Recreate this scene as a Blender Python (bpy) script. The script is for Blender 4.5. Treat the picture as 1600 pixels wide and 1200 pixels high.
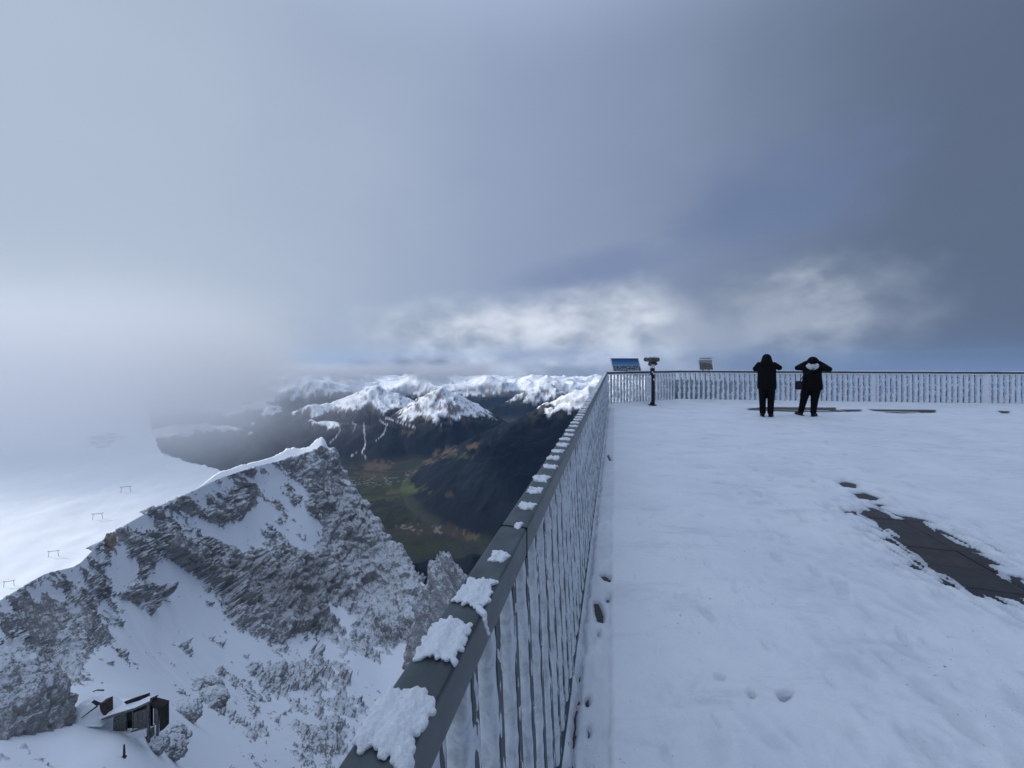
import bpy, bmesh, math, random
import numpy as np
from mathutils import Vector, Matrix

for _o in list(bpy.data.objects):
    bpy.data.objects.remove(_o, do_unlink=True)
R = math.radians
scene = bpy.context.scene
COL = scene.collection

# ------------------------------------------------------------------ camera
EYE = 1.59                      # lens height above the terrace
FPX = 601.0                     # focal length in photo pixels (1600 wide)
HOR = 560.0                     # photo row of the true horizon
cam = bpy.data.cameras.new("camera")
cam.sensor_width = 36.0
cam.lens = FPX / 1600.0 * 36.0
cam.shift_y = -(600.0 - HOR) / 1600.0
cam.clip_start = 0.03
cam.clip_end = 300000.0
cam_o = bpy.data.objects.new("camera", cam)
cam_o.location = (0, 0, EYE)
cam_o.rotation_euler = (R(90), 0, 0)
COL.objects.link(cam_o)
scene.camera = cam_o

# ------------------------------------------------------------------ world / sun
SUN_AZ = -78.0                  # degrees from the view direction, negative = left
SUN_EL = 27.0
sdir = Vector((math.sin(R(SUN_AZ)) * math.cos(R(SUN_EL)),
               math.cos(R(SUN_AZ)) * math.cos(R(SUN_EL)), math.sin(R(SUN_EL))))


class N:
    """tiny expression wrapper over shader nodes"""
    def __init__(s, nt, sock): s.nt, s.s = nt, sock
    def _m(s, op, *a, clamp=False):
        n = s.nt.nodes.new("ShaderNodeMath"); n.operation = op; n.use_clamp = clamp
        for i, v in enumerate((s,) + a):
            if isinstance(v, N): s.nt.links.new(v.s, n.inputs[i])
            else: n.inputs[i].default_value = v
        return N(s.nt, n.outputs[0])
    def __add__(s, o): return s._m("ADD", o)
    def __radd__(s, o): return s._m("ADD", o)
    def __sub__(s, o): return s._m("SUBTRACT", o)
    def __rsub__(s, o): return (s * -1.0) + o
    def __mul__(s, o): return s._m("MULTIPLY", o)
    def __rmul__(s, o): return s._m("MULTIPLY", o)
    def __truediv__(s, o): return s._m("DIVIDE", o)
    def __pow__(s, o): return s._m("POWER", o)
    def mx(s, o): return s._m("MAXIMUM", o)
    def mn(s, o): return s._m("MINIMUM", o)
    def clamp(s): return s._m("ADD", 0.0, clamp=True)
    def step(s, a, b):
        n = s.nt.nodes.new("ShaderNodeMapRange"); n.interpolation_type = "SMOOTHSTEP"
        n.inputs[1].default_value = a; n.inputs[2].default_value = b
        s.nt.links.new(s.s, n.inputs[0]); return N(s.nt, n.outputs[0])


def mixc(nt, f, a, b):
    n = nt.nodes.new("ShaderNodeMix"); n.data_type = "RGBA"; n.clamp_factor = True
    for v, k in ((f, 0), (a, 6), (b, 7)):
        if isinstance(v, N): nt.links.new(v.s, n.inputs[k])
        elif k == 0: n.inputs[0].default_value = v
        else: n.inputs[k].default_value = tuple(v) + ((1.0,) if len(v) == 3 else ())
    return N(nt, n.outputs[2])


def noise(nt, vec, scale, detail=4, rough=0.55, dist=0.0, lac=2.0):
    n = nt.nodes.new("ShaderNodeTexNoise")
    n.inputs["Scale"].default_value = scale; n.inputs["Detail"].default_value = detail
    n.inputs["Roughness"].default_value = rough; n.inputs["Distortion"].default_value = dist
    n.inputs["Lacunarity"].default_value = lac
    if vec is not None: nt.links.new(vec.s if isinstance(vec, N) else vec, n.inputs["Vector"])
    return N(nt, n.outputs[0])


def mapping(nt, vec, scale=(1, 1, 1), rot=(0, 0, 0), loc=(0, 0, 0)):
    n = nt.nodes.new("ShaderNodeMapping")
    n.inputs["Scale"].default_value = scale; n.inputs["Rotation"].default_value = rot
    n.inputs["Location"].default_value = loc
    nt.links.new(vec.s if isinstance(vec, N) else vec, n.inputs["Vector"])
    return N(nt, n.outputs[0])


world = bpy.data.worlds.new("World")
scene.world = world
world.use_nodes = True
wt = world.node_tree
wt.nodes.clear()
wo = wt.nodes.new("ShaderNodeOutputWorld")
bg = wt.nodes.new("ShaderNodeBackground")
wt.links.new(bg.outputs[0], wo.inputs[0])
sky = wt.nodes.new("ShaderNodeTexSky")
sky.sky_type = "NISHITA"
sky.sun_disc = False
sky.sun_elevation = R(SUN_EL)
sky.sun_rotation = R(SUN_AZ)
sky.altitude = 2900
sky.air_density = 1.0
sky.dust_density = 0.6
tc = wt.nodes.new("ShaderNodeTexCoord")
sep = wt.nodes.new("ShaderNodeSeparateXYZ")
wt.links.new(tc.outputs["Generated"], sep.inputs[0])
GEN = N(wt, tc.outputs["Generated"])
DX, DY, DZ = (N(wt, sep.outputs[i]) for i in range(3))


def pdir(px, py):
    v = Vector(((px - 800) / FPX, 1.0, (HOR - py) / FPX)); v.normalize(); return v


n1 = noise(wt, GEN, 2.2, 5, 0.5)
n2 = noise(wt, mapping(wt, GEN, (1, 1, 1.7), loc=(3.1, 1.7, 0.4)), 6.0, 5, 0.5, 0.1)
n3 = noise(wt, mapping(wt, GEN, (1, 1, 1.5), loc=(7.3, 4.1, 2.2)), 15.0, 5, 0.5, 0.1)


def lobe(px, py, wx, wy, warp=0.0, tilt=0.0):
    """soft elliptical cloud mass around a direction of the sky (wx, wy angular radii in degrees)"""
    d = pdir(px, py)
    e1 = Vector((d.y, -d.x, 0)).normalized(); e2 = e1.cross(d)
    if tilt:
        c, s_ = math.cos(R(tilt)), math.sin(R(tilt))
        e1, e2 = e1 * c + e2 * s_, e2 * c - e1 * s_
    def dot(v): return DX * v.x + DY * v.y + DZ * v.z
    a = dot(e1) * (1.0 / math.sin(R(wx))); b = dot(e2) * (1.0 / math.sin(R(wy)))
    f = dot(d).step(0.0, 0.3)
    q = a * a + b * b
    if warp: q = q + (n2 - 0.5) * (2.2 * warp) + (n3 - 0.5) * (1.6 * warp)
    return (1.0 - q.mx(0.0)._m("POWER", 0.75)).step(0.0, 1.0) * f


# cloud: brighter towards the veiled sun on the left, darker away from it
tow = DX * math.sin(R(SUN_AZ)) + DY * math.cos(R(SUN_AZ))          # -1 .. 1
tow = tow + (n1 - 0.5) * 0.30 + (n2 - 0.5) * 0.10
DARK, MIDC, BRIGHT = (0.105, 0.143, 0.220), (0.275, 0.345, 0.500), (0.44, 0.525, 0.650)
c1 = mixc(wt, tow.step(-0.75, 0.22), DARK, MIDC)
cl = mixc(wt, tow.step(0.05, 0.95), c1, BRIGHT)
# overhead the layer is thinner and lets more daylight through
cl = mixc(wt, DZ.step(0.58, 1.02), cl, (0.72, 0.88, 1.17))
SKYLOBES = []
def over(col, f): 
    global cl
    cl = mixc(wt, f, cl, col)
AZ = DX._m("ARCTAN2", DY) * (180 / math.pi)
EL = DZ._m("ARCSINE") * (180 / math.pi)
over((0.150, 0.205, 0.370), lobe(1200, 310, 15, 9, 0.45, 12) * 0.55)     # thin blue gap
over((0.175, 0.235, 0.410), lobe(950, 415, 17, 3.6, 0.30, 8) * 0.60)
# lit cloud bank on the horizon: ragged top rising to the right, soft ends
nw = (n2 - 0.5) * 7.0 + (n3 - 0.5) * 4.5
ft = noise(wt, mapping(wt, GEN, (1, 1, 1.9), loc=(2.3, 9.1, 5.2)), 9.0, 5, 0.5, 0.15)
top = AZ * 0.105 + 9.3 - (AZ - 18.0).mx(0.0) * 0.55
bank = (top + nw * 0.55 - EL).step(-1.6, 4.6) * (AZ + nw).step(-26.0, -9.0) * (AZ + nw * 1.2).step(33.0, 17.0) * EL.step(-6.0, -1.5)
bc = mixc(wt, (ft * 0.75 + n3 * 0.35 + (EL - 3.0) * 0.016).step(0.28, 0.84), (0.31, 0.37, 0.48), (0.80, 0.86, 0.95))
over_n = (bank * 0.88)
cl = mixc(wt, over_n, cl, bc)
over((0.30, 0.355, 0.46), lobe(1240, 490, 15, 8.0, 0.6) * 0.7)
over((0.54, 0.60, 0.71), lobe(1255, 485, 7.5, 6.0, 0.8) * (ft.step(0.30, 0.75) * 0.35 + 0.22))
over((0.36, 0.42, 0.54), lobe(1130, 525, 10, 3.5, 0.5) * 0.5)
over((0.150, 0.168, 0.215), lobe(660, 592, 15, 3.6, 0.8) * 0.92)          # grey cloud base
over((0.190, 0.215, 0.270), lobe(900, 588, 14, 2.2, 0.6) * 0.65)
skyc = N(wt, sky.outputs[0])
# the clear sky only shows faintly through the thin blue gap
sk = wt.nodes.new("ShaderNodeVectorMath"); sk.operation = "SCALE"
wt.links.new(sky.outputs[0], sk.inputs[0]); sk.inputs[3].default_value = 0.10
gap = lobe(1200, 325, 12, 6, 0.5, 12) * 0.20
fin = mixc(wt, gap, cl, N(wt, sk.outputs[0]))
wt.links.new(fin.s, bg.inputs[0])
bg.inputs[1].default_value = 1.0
world.cycles.sampling_method = "MANUAL"
world.cycles.sample_map_resolution = 512

sl = bpy.data.lights.new("sun", "SUN")
sl.energy = 3.3
sl.angle = R(0.6)
sl.color = (1.0, 0.96, 0.90)
so = bpy.data.objects.new("sun", sl)
so.rotation_euler = sdir.to_track_quat("Z", "Y").to_euler()
so.location = sdir * 3000
COL.objects.link(so)

vs = scene.view_settings
vs.view_transform = "Standard"; vs.look = "None"; vs.exposure = 0.0; vs.gamma = 1.0
vs.use_curve_mapping = False
scene.render.engine = "CYCLES"
scene.cycles.use_denoising = True
scene.cycles.max_bounces = 6
scene.cycles.diffuse_bounces = 3
scene.cycles.volume_bounces = 8
scene.cycles.transparent_max_bounces = 12
scene.cycles.volume_max_steps = 128

# ------------------------------------------------------------------ helpers
def tag(o, label=None, cat=None, group=None, kind=None):
    if label: o["label"] = label
    if cat: o["category"] = cat
    if group: o["group"] = group
    if kind: o["kind"] = kind
    return o


def link(name, me, mat=None, parent=None, loc=None, rz=None, smooth=False):
    o = bpy.data.objects.new(name, me)
    if mat is not None and len(me.materials) == 0: me.materials.append(mat)
    COL.objects.link(o)
    if parent is not None: o.parent = parent
    if loc is not None: o.location = loc
    if rz is not None: o.rotation_euler = (0, 0, rz)
    if smooth: me.polygons.foreach_set("use_smooth", [True] * len(me.polygons))
    return o


def empty(name, loc=(0, 0, 0), rz=0.0):
    o = bpy.data.objects.new(name, None); COL.objects.link(o)
    o.location = loc; o.rotation_euler = (0, 0, rz); o.empty_display_size = 0.1
    return o


class MB:
    def __init__(s): s.v, s.f = [], []
    def add(s, vs_, fs):
        b = len(s.v); s.v += [tuple(p) for p in vs_]; s.f += [tuple(i + b for i in f) for f in fs]; return s
    def box(s, a, b):
        x0, y0, z0 = a; x1, y1, z1 = b
        return s.add([(x0,y0,z0),(x1,y0,z0),(x1,y1,z0),(x0,y1,z0),(x0,y0,z1),(x1,y0,z1),(x1,y1,z1),(x0,y1,z1)],
                     [(0,3,2,1),(4,5,6,7),(0,1,5,4),(1,2,6,5),(2,3,7,6),(3,0,4,7)])
    def hexa(s, lo, hi):
        """eight corners: lower four then upper four, same winding"""
        return s.add(list(lo) + list(hi), [(0,3,2,1),(4,5,6,7),(0,1,5,4),(1,2,6,5),(2,3,7,6),(3,0,4,7)])
    def beam(s, p, q, w, h, up=(0, 0, 1)):
        p, q = Vector(p), Vector(q); d = (q - p).normalized(); u = Vector(up)
        a = d.cross(u).normalized() * (w / 2); b = a.cross(d).normalized() * (h / 2)
        return s.hexa([p - a - b, p + a - b, p + a + b, p - a + b], [q - a - b, q + a - b, q + a + b, q - a + b])
    def tube(s, pts, rad, n=10, cap=True):
        pts = [Vector(p) for p in pts]
        rad = rad if isinstance(rad, (list, tuple)) else [rad] * len(pts)
        rings = []
        for i, p in enumerate(pts):
            d = (pts[min(i + 1, len(pts) - 1)] - pts[max(i - 1, 0)]).normalized()
            r_ = Vector((0, 0, 1)) if abs(d.z) < 0.9 else Vector((1, 0, 0))
            a = d.cross(r_).normalized(); b = d.cross(a).normalized()
            rings.append([p + (a * math.cos(t) + b * math.sin(t)) * rad[i] for t in [2 * math.pi * k / n for k in range(n)]])
        vs_ = [v for r_ in rings for v in r_]; fs = []
        for i in range(len(pts) - 1):
            for k in range(n):
                k2 = (k + 1) % n
                fs.append((i*n + k, i*n + k2, (i+1)*n + k2, (i+1)*n + k))
        if cap:
            fs.append(tuple(range(n - 1, -1, -1))); fs.append(tuple((len(pts)-1)*n + k for k in range(n)))
        return s.add(vs_, fs)
    def mesh(s, name):
        me = bpy.data.meshes.new(name); me.from_pydata(s.v, [], s.f); me.update(); return me
    def build(s, name, mat, parent=None, loc=None, rz=None, bevel=0.0, smooth=False, seg=2):
        me = s.mesh(name)
        if bevel or True:
            bm = bmesh.new(); bm.from_mesh(me)
            bmesh.ops.recalc_face_normals(bm, faces=bm.faces)
            if bevel:
                bmesh.ops.bevel(bm, geom=list(bm.edges), offset=bevel, segments=seg, profile=0.6, affect="EDGES", clamp_overlap=True)
            bm.to_mesh(me); bm.free()
        return link(name, me, mat, parent, loc, rz, smooth)


def grid_mesh(name, P, mat, attrs=None, smooth=True, flip=False):
    """P: (rows, cols, 3) array"""
    nr, nc = P.shape[:2]
    me = bpy.data.meshes.new(name)
    idx = np.arange(nr * nc, dtype=np.int32).reshape(nr, nc)
    q = np.stack([idx[:-1, :-1], idx[:-1, 1:], idx[1:, 1:], idx[1:, :-1]], -1).reshape(-1, 4)
    if flip: q = q[:, ::-1]
    me.vertices.add(nr * nc); me.vertices.foreach_set("co", np.ascontiguousarray(P, dtype=np.float32).ravel())
    nf = len(q)
    me.loops.add(nf * 4); me.loops.foreach_set("vertex_index", np.ascontiguousarray(q).ravel())
    me.polygons.add(nf)
    me.polygons.foreach_set("loop_start", np.arange(0, nf * 4, 4, dtype=np.int32))
    me.polygons.foreach_set("loop_total", np.full(nf, 4, dtype=np.int32))
    me.update(calc_edges=True)
    if smooth: me.polygons.foreach_set("use_smooth", np.ones(nf, dtype=bool))
    for k, a in (attrs or {}).items():
        if a.ndim == 2:
            at = me.attributes.new(k, "FLOAT", "POINT"); at.data.foreach_set("value", a.astype(np.float32).ravel())
        else:
            at = me.attributes.new(k, "FLOAT_COLOR", "POINT")
            c = np.ones(a.shape[:2] + (4,), np.float32); c[..., :3] = a
            at.data.foreach_set("color", c.ravel())
    me.validate()
    return link(name, me, mat)


# ---- numpy noise
_rng = np.random.RandomState(11)
_PERM = np.concatenate([_rng.permutation(256)] * 3).astype(np.int32)
_ang = _rng.rand(256) * 2 * np.pi
_GX, _GY = np.cos(_ang).astype(np.float32), np.sin(_ang).astype(np.float32)
_RND = _rng.rand(4, 256).astype(np.float32)


def perlin(x, y, seed=0):
    x = np.asarray(x, np.float64) + seed * 17.31; y = np.asarray(y, np.float64) + seed * 9.77
    xi = np.floor(x).astype(np.int64); yi = np.floor(y).astype(np.int64)
    xf = (x - xi).astype(np.float32); yf = (y - yi).astype(np.float32)
    u = xf*xf*xf*(xf*(xf*6-15)+10); v = yf*yf*yf*(yf*(yf*6-15)+10)
    def g(dx, dy):
        h = _PERM[_PERM[(xi + dx) & 255] + ((yi + dy) & 255)]
        return _GX[h] * (xf - dx) + _GY[h] * (yf - dy)
    a = g(0, 0); b = g(1, 0); c = g(0, 1); d = g(1, 1)
    a = a + u * (b - a); c = c + u * (d - c)
    return (a + v * (c - a)) * 1.5


def fbm(x, y, octs=5, lac=2.03, gain=0.5, seed=0, spacing=None, ridged=False):
    """spacing (in the same units as x): octaves finer than the mesh fade out"""
    s = 0.0; amp = 1.0; f = 1.0; tot = 0.0
    for o in range(octs):
        n = perlin(x * f, y * f, seed + o)
        if ridged: n = 1.0 - 2.0 * np.abs(n)
        if spacing is not None: n = n * np.clip((1.0 / f) / (2.5 * spacing) - 0.4, 0, 1)
        s = s + n * amp; tot += amp; amp *= gain; f *= lac
    return s / tot


def blocks(x, y, seed=0, tilt=0.9):
    """angular blocks: every cell is a tilted facet with its own height"""
    x = np.asarray(x, np.float64) + seed * 31.7; y = np.asarray(y, np.float64) + seed * 13.3
    xi = np.floor(x).astype(np.int64); yi = np.floor(y).astype(np.int64)
    best = np.full(x.shape, 9.0, np.float32); out = np.zeros(x.shape, np.float32)
    for dx in (-1, 0, 1):
        for dy in (-1, 0, 1):
            h = _PERM[_PERM[(xi + dx) & 255] + ((yi + dy) & 255)]
            cx = xi + dx + 0.1 + 0.8 * _RND[0][h]; cy = yi + dy + 0.1 + 0.8 * _RND[1][h]
            ex = (x - cx).astype(np.float32); ey = (y - cy).astype(np.float32)
            d = ex * ex + ey * ey
            v = _RND[2][h] - 0.5 + tilt * (ex * _GX[h] + ey * _GY[h])
            m = d < best
            best = np.where(m, d, best); out = np.where(m, v, out)
    return out


def blocks3(x, y, z, seed=0, tilt=0.9):
    """the same in space: works on steep faces as well"""
    x = x + seed * 31.7; y = y + seed * 13.3; z = z + seed * 7.9
    xi = np.floor(x).astype(np.int32); yi = np.floor(y).astype(np.int32); zi = np.floor(z).astype(np.int32)
    fx = (x - xi).astype(np.float32); fy = (y - yi).astype(np.float32); fz = (z - zi).astype(np.float32)
    best = np.full(x.shape, 9.0, np.float32); out = np.zeros(x.shape, np.float32)
    for dx in (-1, 0, 1):
        px_ = _PERM[(xi + dx) & 255]
        for dy in (-1, 0, 1):
            py_ = _PERM[px_ + ((yi + dy) & 255)]
            for dz in (-1, 0, 1):
                h = _PERM[py_ + ((zi + dz) & 255)]
                ex = fx - (dx + 0.1 + 0.8 * _RND[0][h]); ey = fy - (dy + 0.1 + 0.8 * _RND[1][h]); ez = fz - (dz + 0.1 + 0.8 * _RND[3][h])
                d = ex * ex + ey * ey + ez * ez
                m = d < best
                v = _RND[2][h] - 0.5 + tilt * (ex * _GX[h] + ey * _GY[h] + ez * (_RND[3][h] - 0.5))
                best = np.where(m, d, best); out = np.where(m, v, out)
    return out


def sstep(a, b, x):
    t = np.clip((x - a) / (b - a), 0, 1); return t * t * (3 - 2 * t)


def at(px, py, D):
    """point of the place seen at a photo position, D metres in front of the lens"""
    return Vector(((px - 800) / FPX * D, D, EYE + (HOR - py) / FPX * D))

# ------------------------------------------------------------------ materials
def new_mat(name, rough=0.7, spec=0.3):
    m = bpy.data.materials.new(name); m.use_nodes = True
    nt = m.node_tree; b = nt.nodes["Principled BSDF"]
    b.inputs["Roughness"].default_value = rough
    b.inputs["Specular IOR Level"].default_value = spec
    g = nt.nodes.new("ShaderNodeTexCoord")
    return m, nt, b, N(nt, g.outputs["Object"])


def setc(nt, b, c):
    if isinstance(c, N): nt.links.new(c.s, b.inputs["Base Color"])
    else: b.inputs["Base Color"].default_value = tuple(c) + (1.0,)


def bump(nt, b, h, strength, dist):
    n = nt.nodes.new("ShaderNodeBump"); n.inputs["Strength"].default_value = strength
    n.inputs["Distance"].default_value = dist
    nt.links.new(h.s, n.inputs["Height"]); nt.links.new(n.outputs[0], b.inputs["Normal"])


def attr(nt, name, out="Fac"):
    n = nt.nodes.new("ShaderNodeAttribute"); n.attribute_name = name
    return N(nt, n.outputs[out])


def geo(nt, out):
    n = nt.nodes.new("ShaderNodeNewGeometry"); return N(nt, n.outputs[out])


def sepz(nt, v, i=2):
    n = nt.nodes.new("ShaderNodeSeparateXYZ"); nt.links.new(v.s, n.inputs[0]); return N(nt, n.outputs[i])


def plain(name, col, rough=0.6, var=0.15, scale=8.0, bstr=0.15, bdist=0.004, metal=0.0, spec=0.3, col2=None):
    m, nt, b, p = new_mat(name, rough, spec)
    n = noise(nt, p, scale, 5, 0.6)
    dk = tuple(c * (1 - var) for c in col); lt = tuple(min(c * (1 + var), 1) for c in (col2 or col))
    setc(nt, b, mixc(nt, n.step(0.3, 0.7), dk, lt))
    b.inputs["Metallic"].default_value = metal
    if bstr: bump(nt, b, noise(nt, p, scale * 4, 5, 0.6), bstr, bdist)
    return m


SNOW = (0.83, 0.86, 0.90)


def snow_mat(name, scale, bstr, bdist, dirt=0.0):
    m, nt, b, p = new_mat(name, 0.65, 0.25)
    n = noise(nt, p, scale * 0.3, 5, 0.6)
    setc(nt, b, mixc(nt, n.step(0.25, 0.75), tuple(c * 0.95 for c in SNOW), tuple(min(1, c * 1.03) for c in SNOW)))
    bump(nt, b, noise(nt, p, scale, 8, 0.65), bstr, bdist)
    return m


def rock_mat(name, fine=1.0, rime=0.5, snow_attr=True, tint=(1, 1, 1), detail_bump=0.6, sx=1.0):
    """limestone with rime on what faces up; 'snow' attribute (from the ground's own fill height) decides the drifts"""
    m, nt, b, p = new_mat(name, 0.85, 0.2)
    nz = sepz(nt, geo(nt, "Normal"))
    pm = mapping(nt, p, (1, 1, 1.6), rot=(0.35, 0.25, 0.4))
    a = noise(nt, pm, 0.05 * fine, 6, 0.6, 0.6)
    f = noise(nt, pm, 0.26 * fine, 8, 0.62, 0.4)
    g = noise(nt, pm, 0.95 * fine, 6, 0.65)
    def t(c): return tuple(x * y for x, y in zip(c, tint))
    c = mixc(nt, a.step(0.3, 0.7), t((0.28, 0.278, 0.28)), t((0.48, 0.47, 0.46)))
    c = mixc(nt, f.step(0.52, 0.75) * 0.55, c, t((0.27, 0.225, 0.18)))
    c = mixc(nt, (g * 0.6 + f * 0.4).step(0.56, 0.40) * 0.65, c, t((0.14, 0.135, 0.13)))
    rm = (nz * 0.38 + f * 0.85 + g * 0.85).step(1.25 - 0.30 * rime, 1.40 - 0.30 * rime)
    if snow_attr:
        ba = attr(nt, "bare")
        rm = rm * (1.0 - ba * 0.72).clamp()
        c = mixc(nt, ba * 0.55, c, t((0.125, 0.112, 0.102)))
    c = mixc(nt, rm * 0.9, c, (0.72, 0.75, 0.79))
    h = f * 0.7 + g * 0.3
    if snow_attr:
        s = attr(nt, "snow") + (f - 0.5) * 0.55 + (g - 0.5) * 0.5
        s = s.step(0.42, 0.58)
        c = mixc(nt, s, c, SNOW)
        h = h * (1.0 - s * 0.93)
    setc(nt, b, c)
    bump(nt, b, h, detail_bump, 1.2 / fine)
    return m


# ------------------------------------------------------------------ the ridge below the terrace
CREST = [(-260, 1120, 58), (-120, 1020, 64), (0, 938, 76), (70, 896, 96), (122, 884, 110), (168, 836, 136), (210, 812, 164),
         (250, 790, 192), (300, 768, 226), (345, 747, 260), (390, 732, 296), (430, 722, 330), (470, 712, 365), (506, 698, 400),
         (530, 730, 404), (560, 772, 396), (600, 850, 376), (650, 900, 350), (692, 948, 318), (740, 1020, 280), (800, 1120, 240), (900, 1300, 190)]
FACE = [(215, 1140, 41), (120, 1185, 33), (300, 1190, 54), (40, 1100, 44), (100, 1030, 86), (0, 1010, 69), (170, 1010, 101), (-150, 1200, 30), (-150, 1100, 52), (215, 1085, 62),
        (100, 950, 102), (170, 920, 127), (230, 900, 158), (300, 900, 201), (240, 1000, 138), (300, 1000, 166), (300, 1110, 100), (400, 1190, 84), (210, 850, 160), (60, 940, 92),
        (400, 930, 238), (400, 1000, 206), (450, 1000, 229), (400, 1100, 158), (500, 1190, 128), (480, 1090, 188),
        (550, 1000, 263), (600, 960, 302), (650, 960, 306), (600, 1060, 246), (700, 1100, 240),
        (560, 900, 341), (520, 800, 371), (480, 850, 311), (450, 780, 326), (400, 800, 289), (400, 870, 263), (350, 800, 257), (300, 840, 221),
        (490, 740, 366), (640, 930, 323), (590, 860, 363), (550, 780, 388), (520, 720, 396)]


def polar(p):  # azimuth, range of a photo triple
    v = at(*p); return math.atan2(v.x, v.y), math.hypot(v.x, v.y), v.z


_c = np.array([polar(p) for p in CREST])
R0 = 24.0


_ca = np.linspace(_c[0, 0], _c[-1, 0], 1600)
_kk = np.hanning(29); _kk /= _kk.sum()
def _sm(v): return np.convolve(np.pad(v, 14, mode="reflect", reflect_type="odd"), _kk, "valid")
_clr = _sm(np.interp(_ca, _c[:, 0], np.log(_c[:, 1]))); _clz = _sm(np.interp(_ca, _c[:, 0], _c[:, 2]))
def crest_r(a): return np.exp(np.interp(a, _ca, _clr))
def crest_z(a): return np.interp(a, _ca, _clz)


KA = 1.6
_pts, _val = [], []
for p in FACE:
    a, r, z = polar(p)
    v = math.log(r / R0) / math.log(crest_r(a) / R0)
    _pts.append((a * KA, v)); _val.append(z / r)
for a, r, z in _c:
    _pts.append((a * KA, 1.0)); _val.append(z / r)
for a in np.linspace(_c[0, 0], _c[-1, 0], 7):
    _pts.append((a * KA, 0.0)); _val.append(float(np.interp(math.degrees(a), [-60, -50, -40, -20], [-0.80, -0.86, -1.12, -1.5])))
_pts = np.array(_pts); _val = np.array(_val)


def _phi(d): return np.where(d > 1e-9, d * d * np.log(d + 1e-12), 0.0)


_n = len(_pts)
_A = np.zeros((_n + 3, _n + 3))
_dd = np.hypot(_pts[:, None, 0] - _pts[None, :, 0], _pts[:, None, 1] - _pts[None, :, 1])
_A[:_n, :_n] = _phi(_dd) + np.eye(_n) * 0.002
_A[:_n, _n] = 1; _A[:_n, _n + 1:] = _pts
_A[_n, :_n] = 1; _A[_n + 1:, :_n] = _pts.T
_w = np.linalg.solve(_A, np.concatenate([_val, np.zeros(3)]))


def slope_ratio(a, v):
    sh = np.shape(a); a = np.ravel(a) * KA; v = np.ravel(v)
    out = _w[_n] + _w[_n + 1] * a + _w[_n + 2] * v
    for i in range(_n):
        out = out + _w[i] * _phi(np.hypot(a - _pts[i, 0], v - _pts[i, 1]))
    return out.reshape(sh)


def ridge_grid(na, nv):
    az = np.linspace(_c[0, 0], _c[-1, 0], na)
    # coarse evaluation of the smooth base
    ca = np.linspace(az[0], az[-1], 150); cv = np.linspace(0.0, 1.0, 140)
    CA, CV = np.meshgrid(ca, cv)
    Q = slope_ratio(CA, CV)
    Q[-1] = crest_z(ca) / crest_r(ca)
    # rows follow the ground: equal steps of surface length over range
    RCc = crest_r(CA); RR = R0 * (RCc / R0) ** CV; ZZ = Q * RR
    ds = np.hypot(np.diff(RR, axis=0), np.diff(ZZ, axis=0)) / RR[1:]
    ds = ds * (0.08 + 0.92 * sstep(0.06, 0.24, CV[1:])) * (0.55 + 0.45 * CV[1:])
    ku = np.ones(9) / 9.0
    ds = np.apply_along_axis(lambda q: np.convolve(np.pad(q, 4, mode="edge"), ku, "valid"), 1, ds)
    S = np.concatenate([np.zeros((1, 150)), np.cumsum(ds, 0)], 0); S /= S[-1:]
    t = np.linspace(0, 1, nv)
    Vc = np.stack([np.interp(t, S[:, i], cv) for i in range(150)], 1)            # (nv, 150)
    fa = (az - ca[0]) / (ca[1] - ca[0]); i0 = np.clip(fa.astype(int), 0, 148); ta = fa - i0
    V = Vc[:, i0] * (1 - ta) + Vc[:, i0 + 1] * ta
    V = np.concatenate([V, 1.0 + np.broadcast_to((0.16 * np.linspace(0.05, 1.0, 44) ** 2.0)[:, None], (44, na))], 0)
    A = np.broadcast_to(az[None, :], V.shape)
    fv = np.clip(V, 0, 1) / (cv[1] - cv[0]); j0 = np.clip(fv.astype(int), 0, 138); tv = fv - j0
    I0 = np.broadcast_to(i0[None, :], V.shape); TA = np.broadcast_to(ta[None, :], V.shape)
    q = (Q[j0, I0] * (1 - TA) + Q[j0, I0 + 1] * TA) * (1 - tv) + (Q[j0 + 1, I0] * (1 - TA) + Q[j0 + 1, I0 + 1] * TA) * tv
    RC = crest_r(A)
    Rr = R0 * (RC / R0) ** V
    Z = q * Rr
    px_ = 800 + FPX * np.tan(A)
    # sunlit snow lip and two horns standing behind the rock crest
    d1 = 12.0 * sstep(300, 350, px_) * sstep(520, 508, px_) + 16.0 * np.exp(-((px_ - 456) / 22.0) ** 2) + 22.0 * np.exp(-((px_ - 500) / 13.0) ** 2) * sstep(515, 507, px_)
    d1 = d1 * (1 + 0.25 * fbm(A * 120, A * 0, 3, seed=33))
    d_ = Rr - RC
    Z = np.where(V > 1, crest_z(A) + 0.13 * np.minimum(d_, d1) - np.maximum(d_ - d1, 0) * 1.35, Z)
    return A, V, Rr, Z


A_, V_, R_, Z_ = ridge_grid(700, 960)
B_ = np.stack([R_ * np.sin(A_), R_ * np.cos(A_), Z_], -1)


def normals(P):
    du = np.gradient(P, axis=1); dv = np.gradient(P, axis=0)
    n = np.cross(du, dv); n /= (np.linalg.norm(n, axis=-1, keepdims=True) + 1e-9)
    n[n[..., 2] < 0] *= -1
    return n


NB = normals(B_)
# local mesh spacing decides which octaves exist
SP = np.maximum(np.linalg.norm(np.gradient(B_, axis=0), axis=-1), np.linalg.norm(np.gradient(B_, axis=1), axis=-1))
PX = 800 + FPX * B_[..., 0] / B_[..., 1]
PY = HOR - FPX * (B_[..., 2] - EYE) / B_[..., 1]

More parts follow.
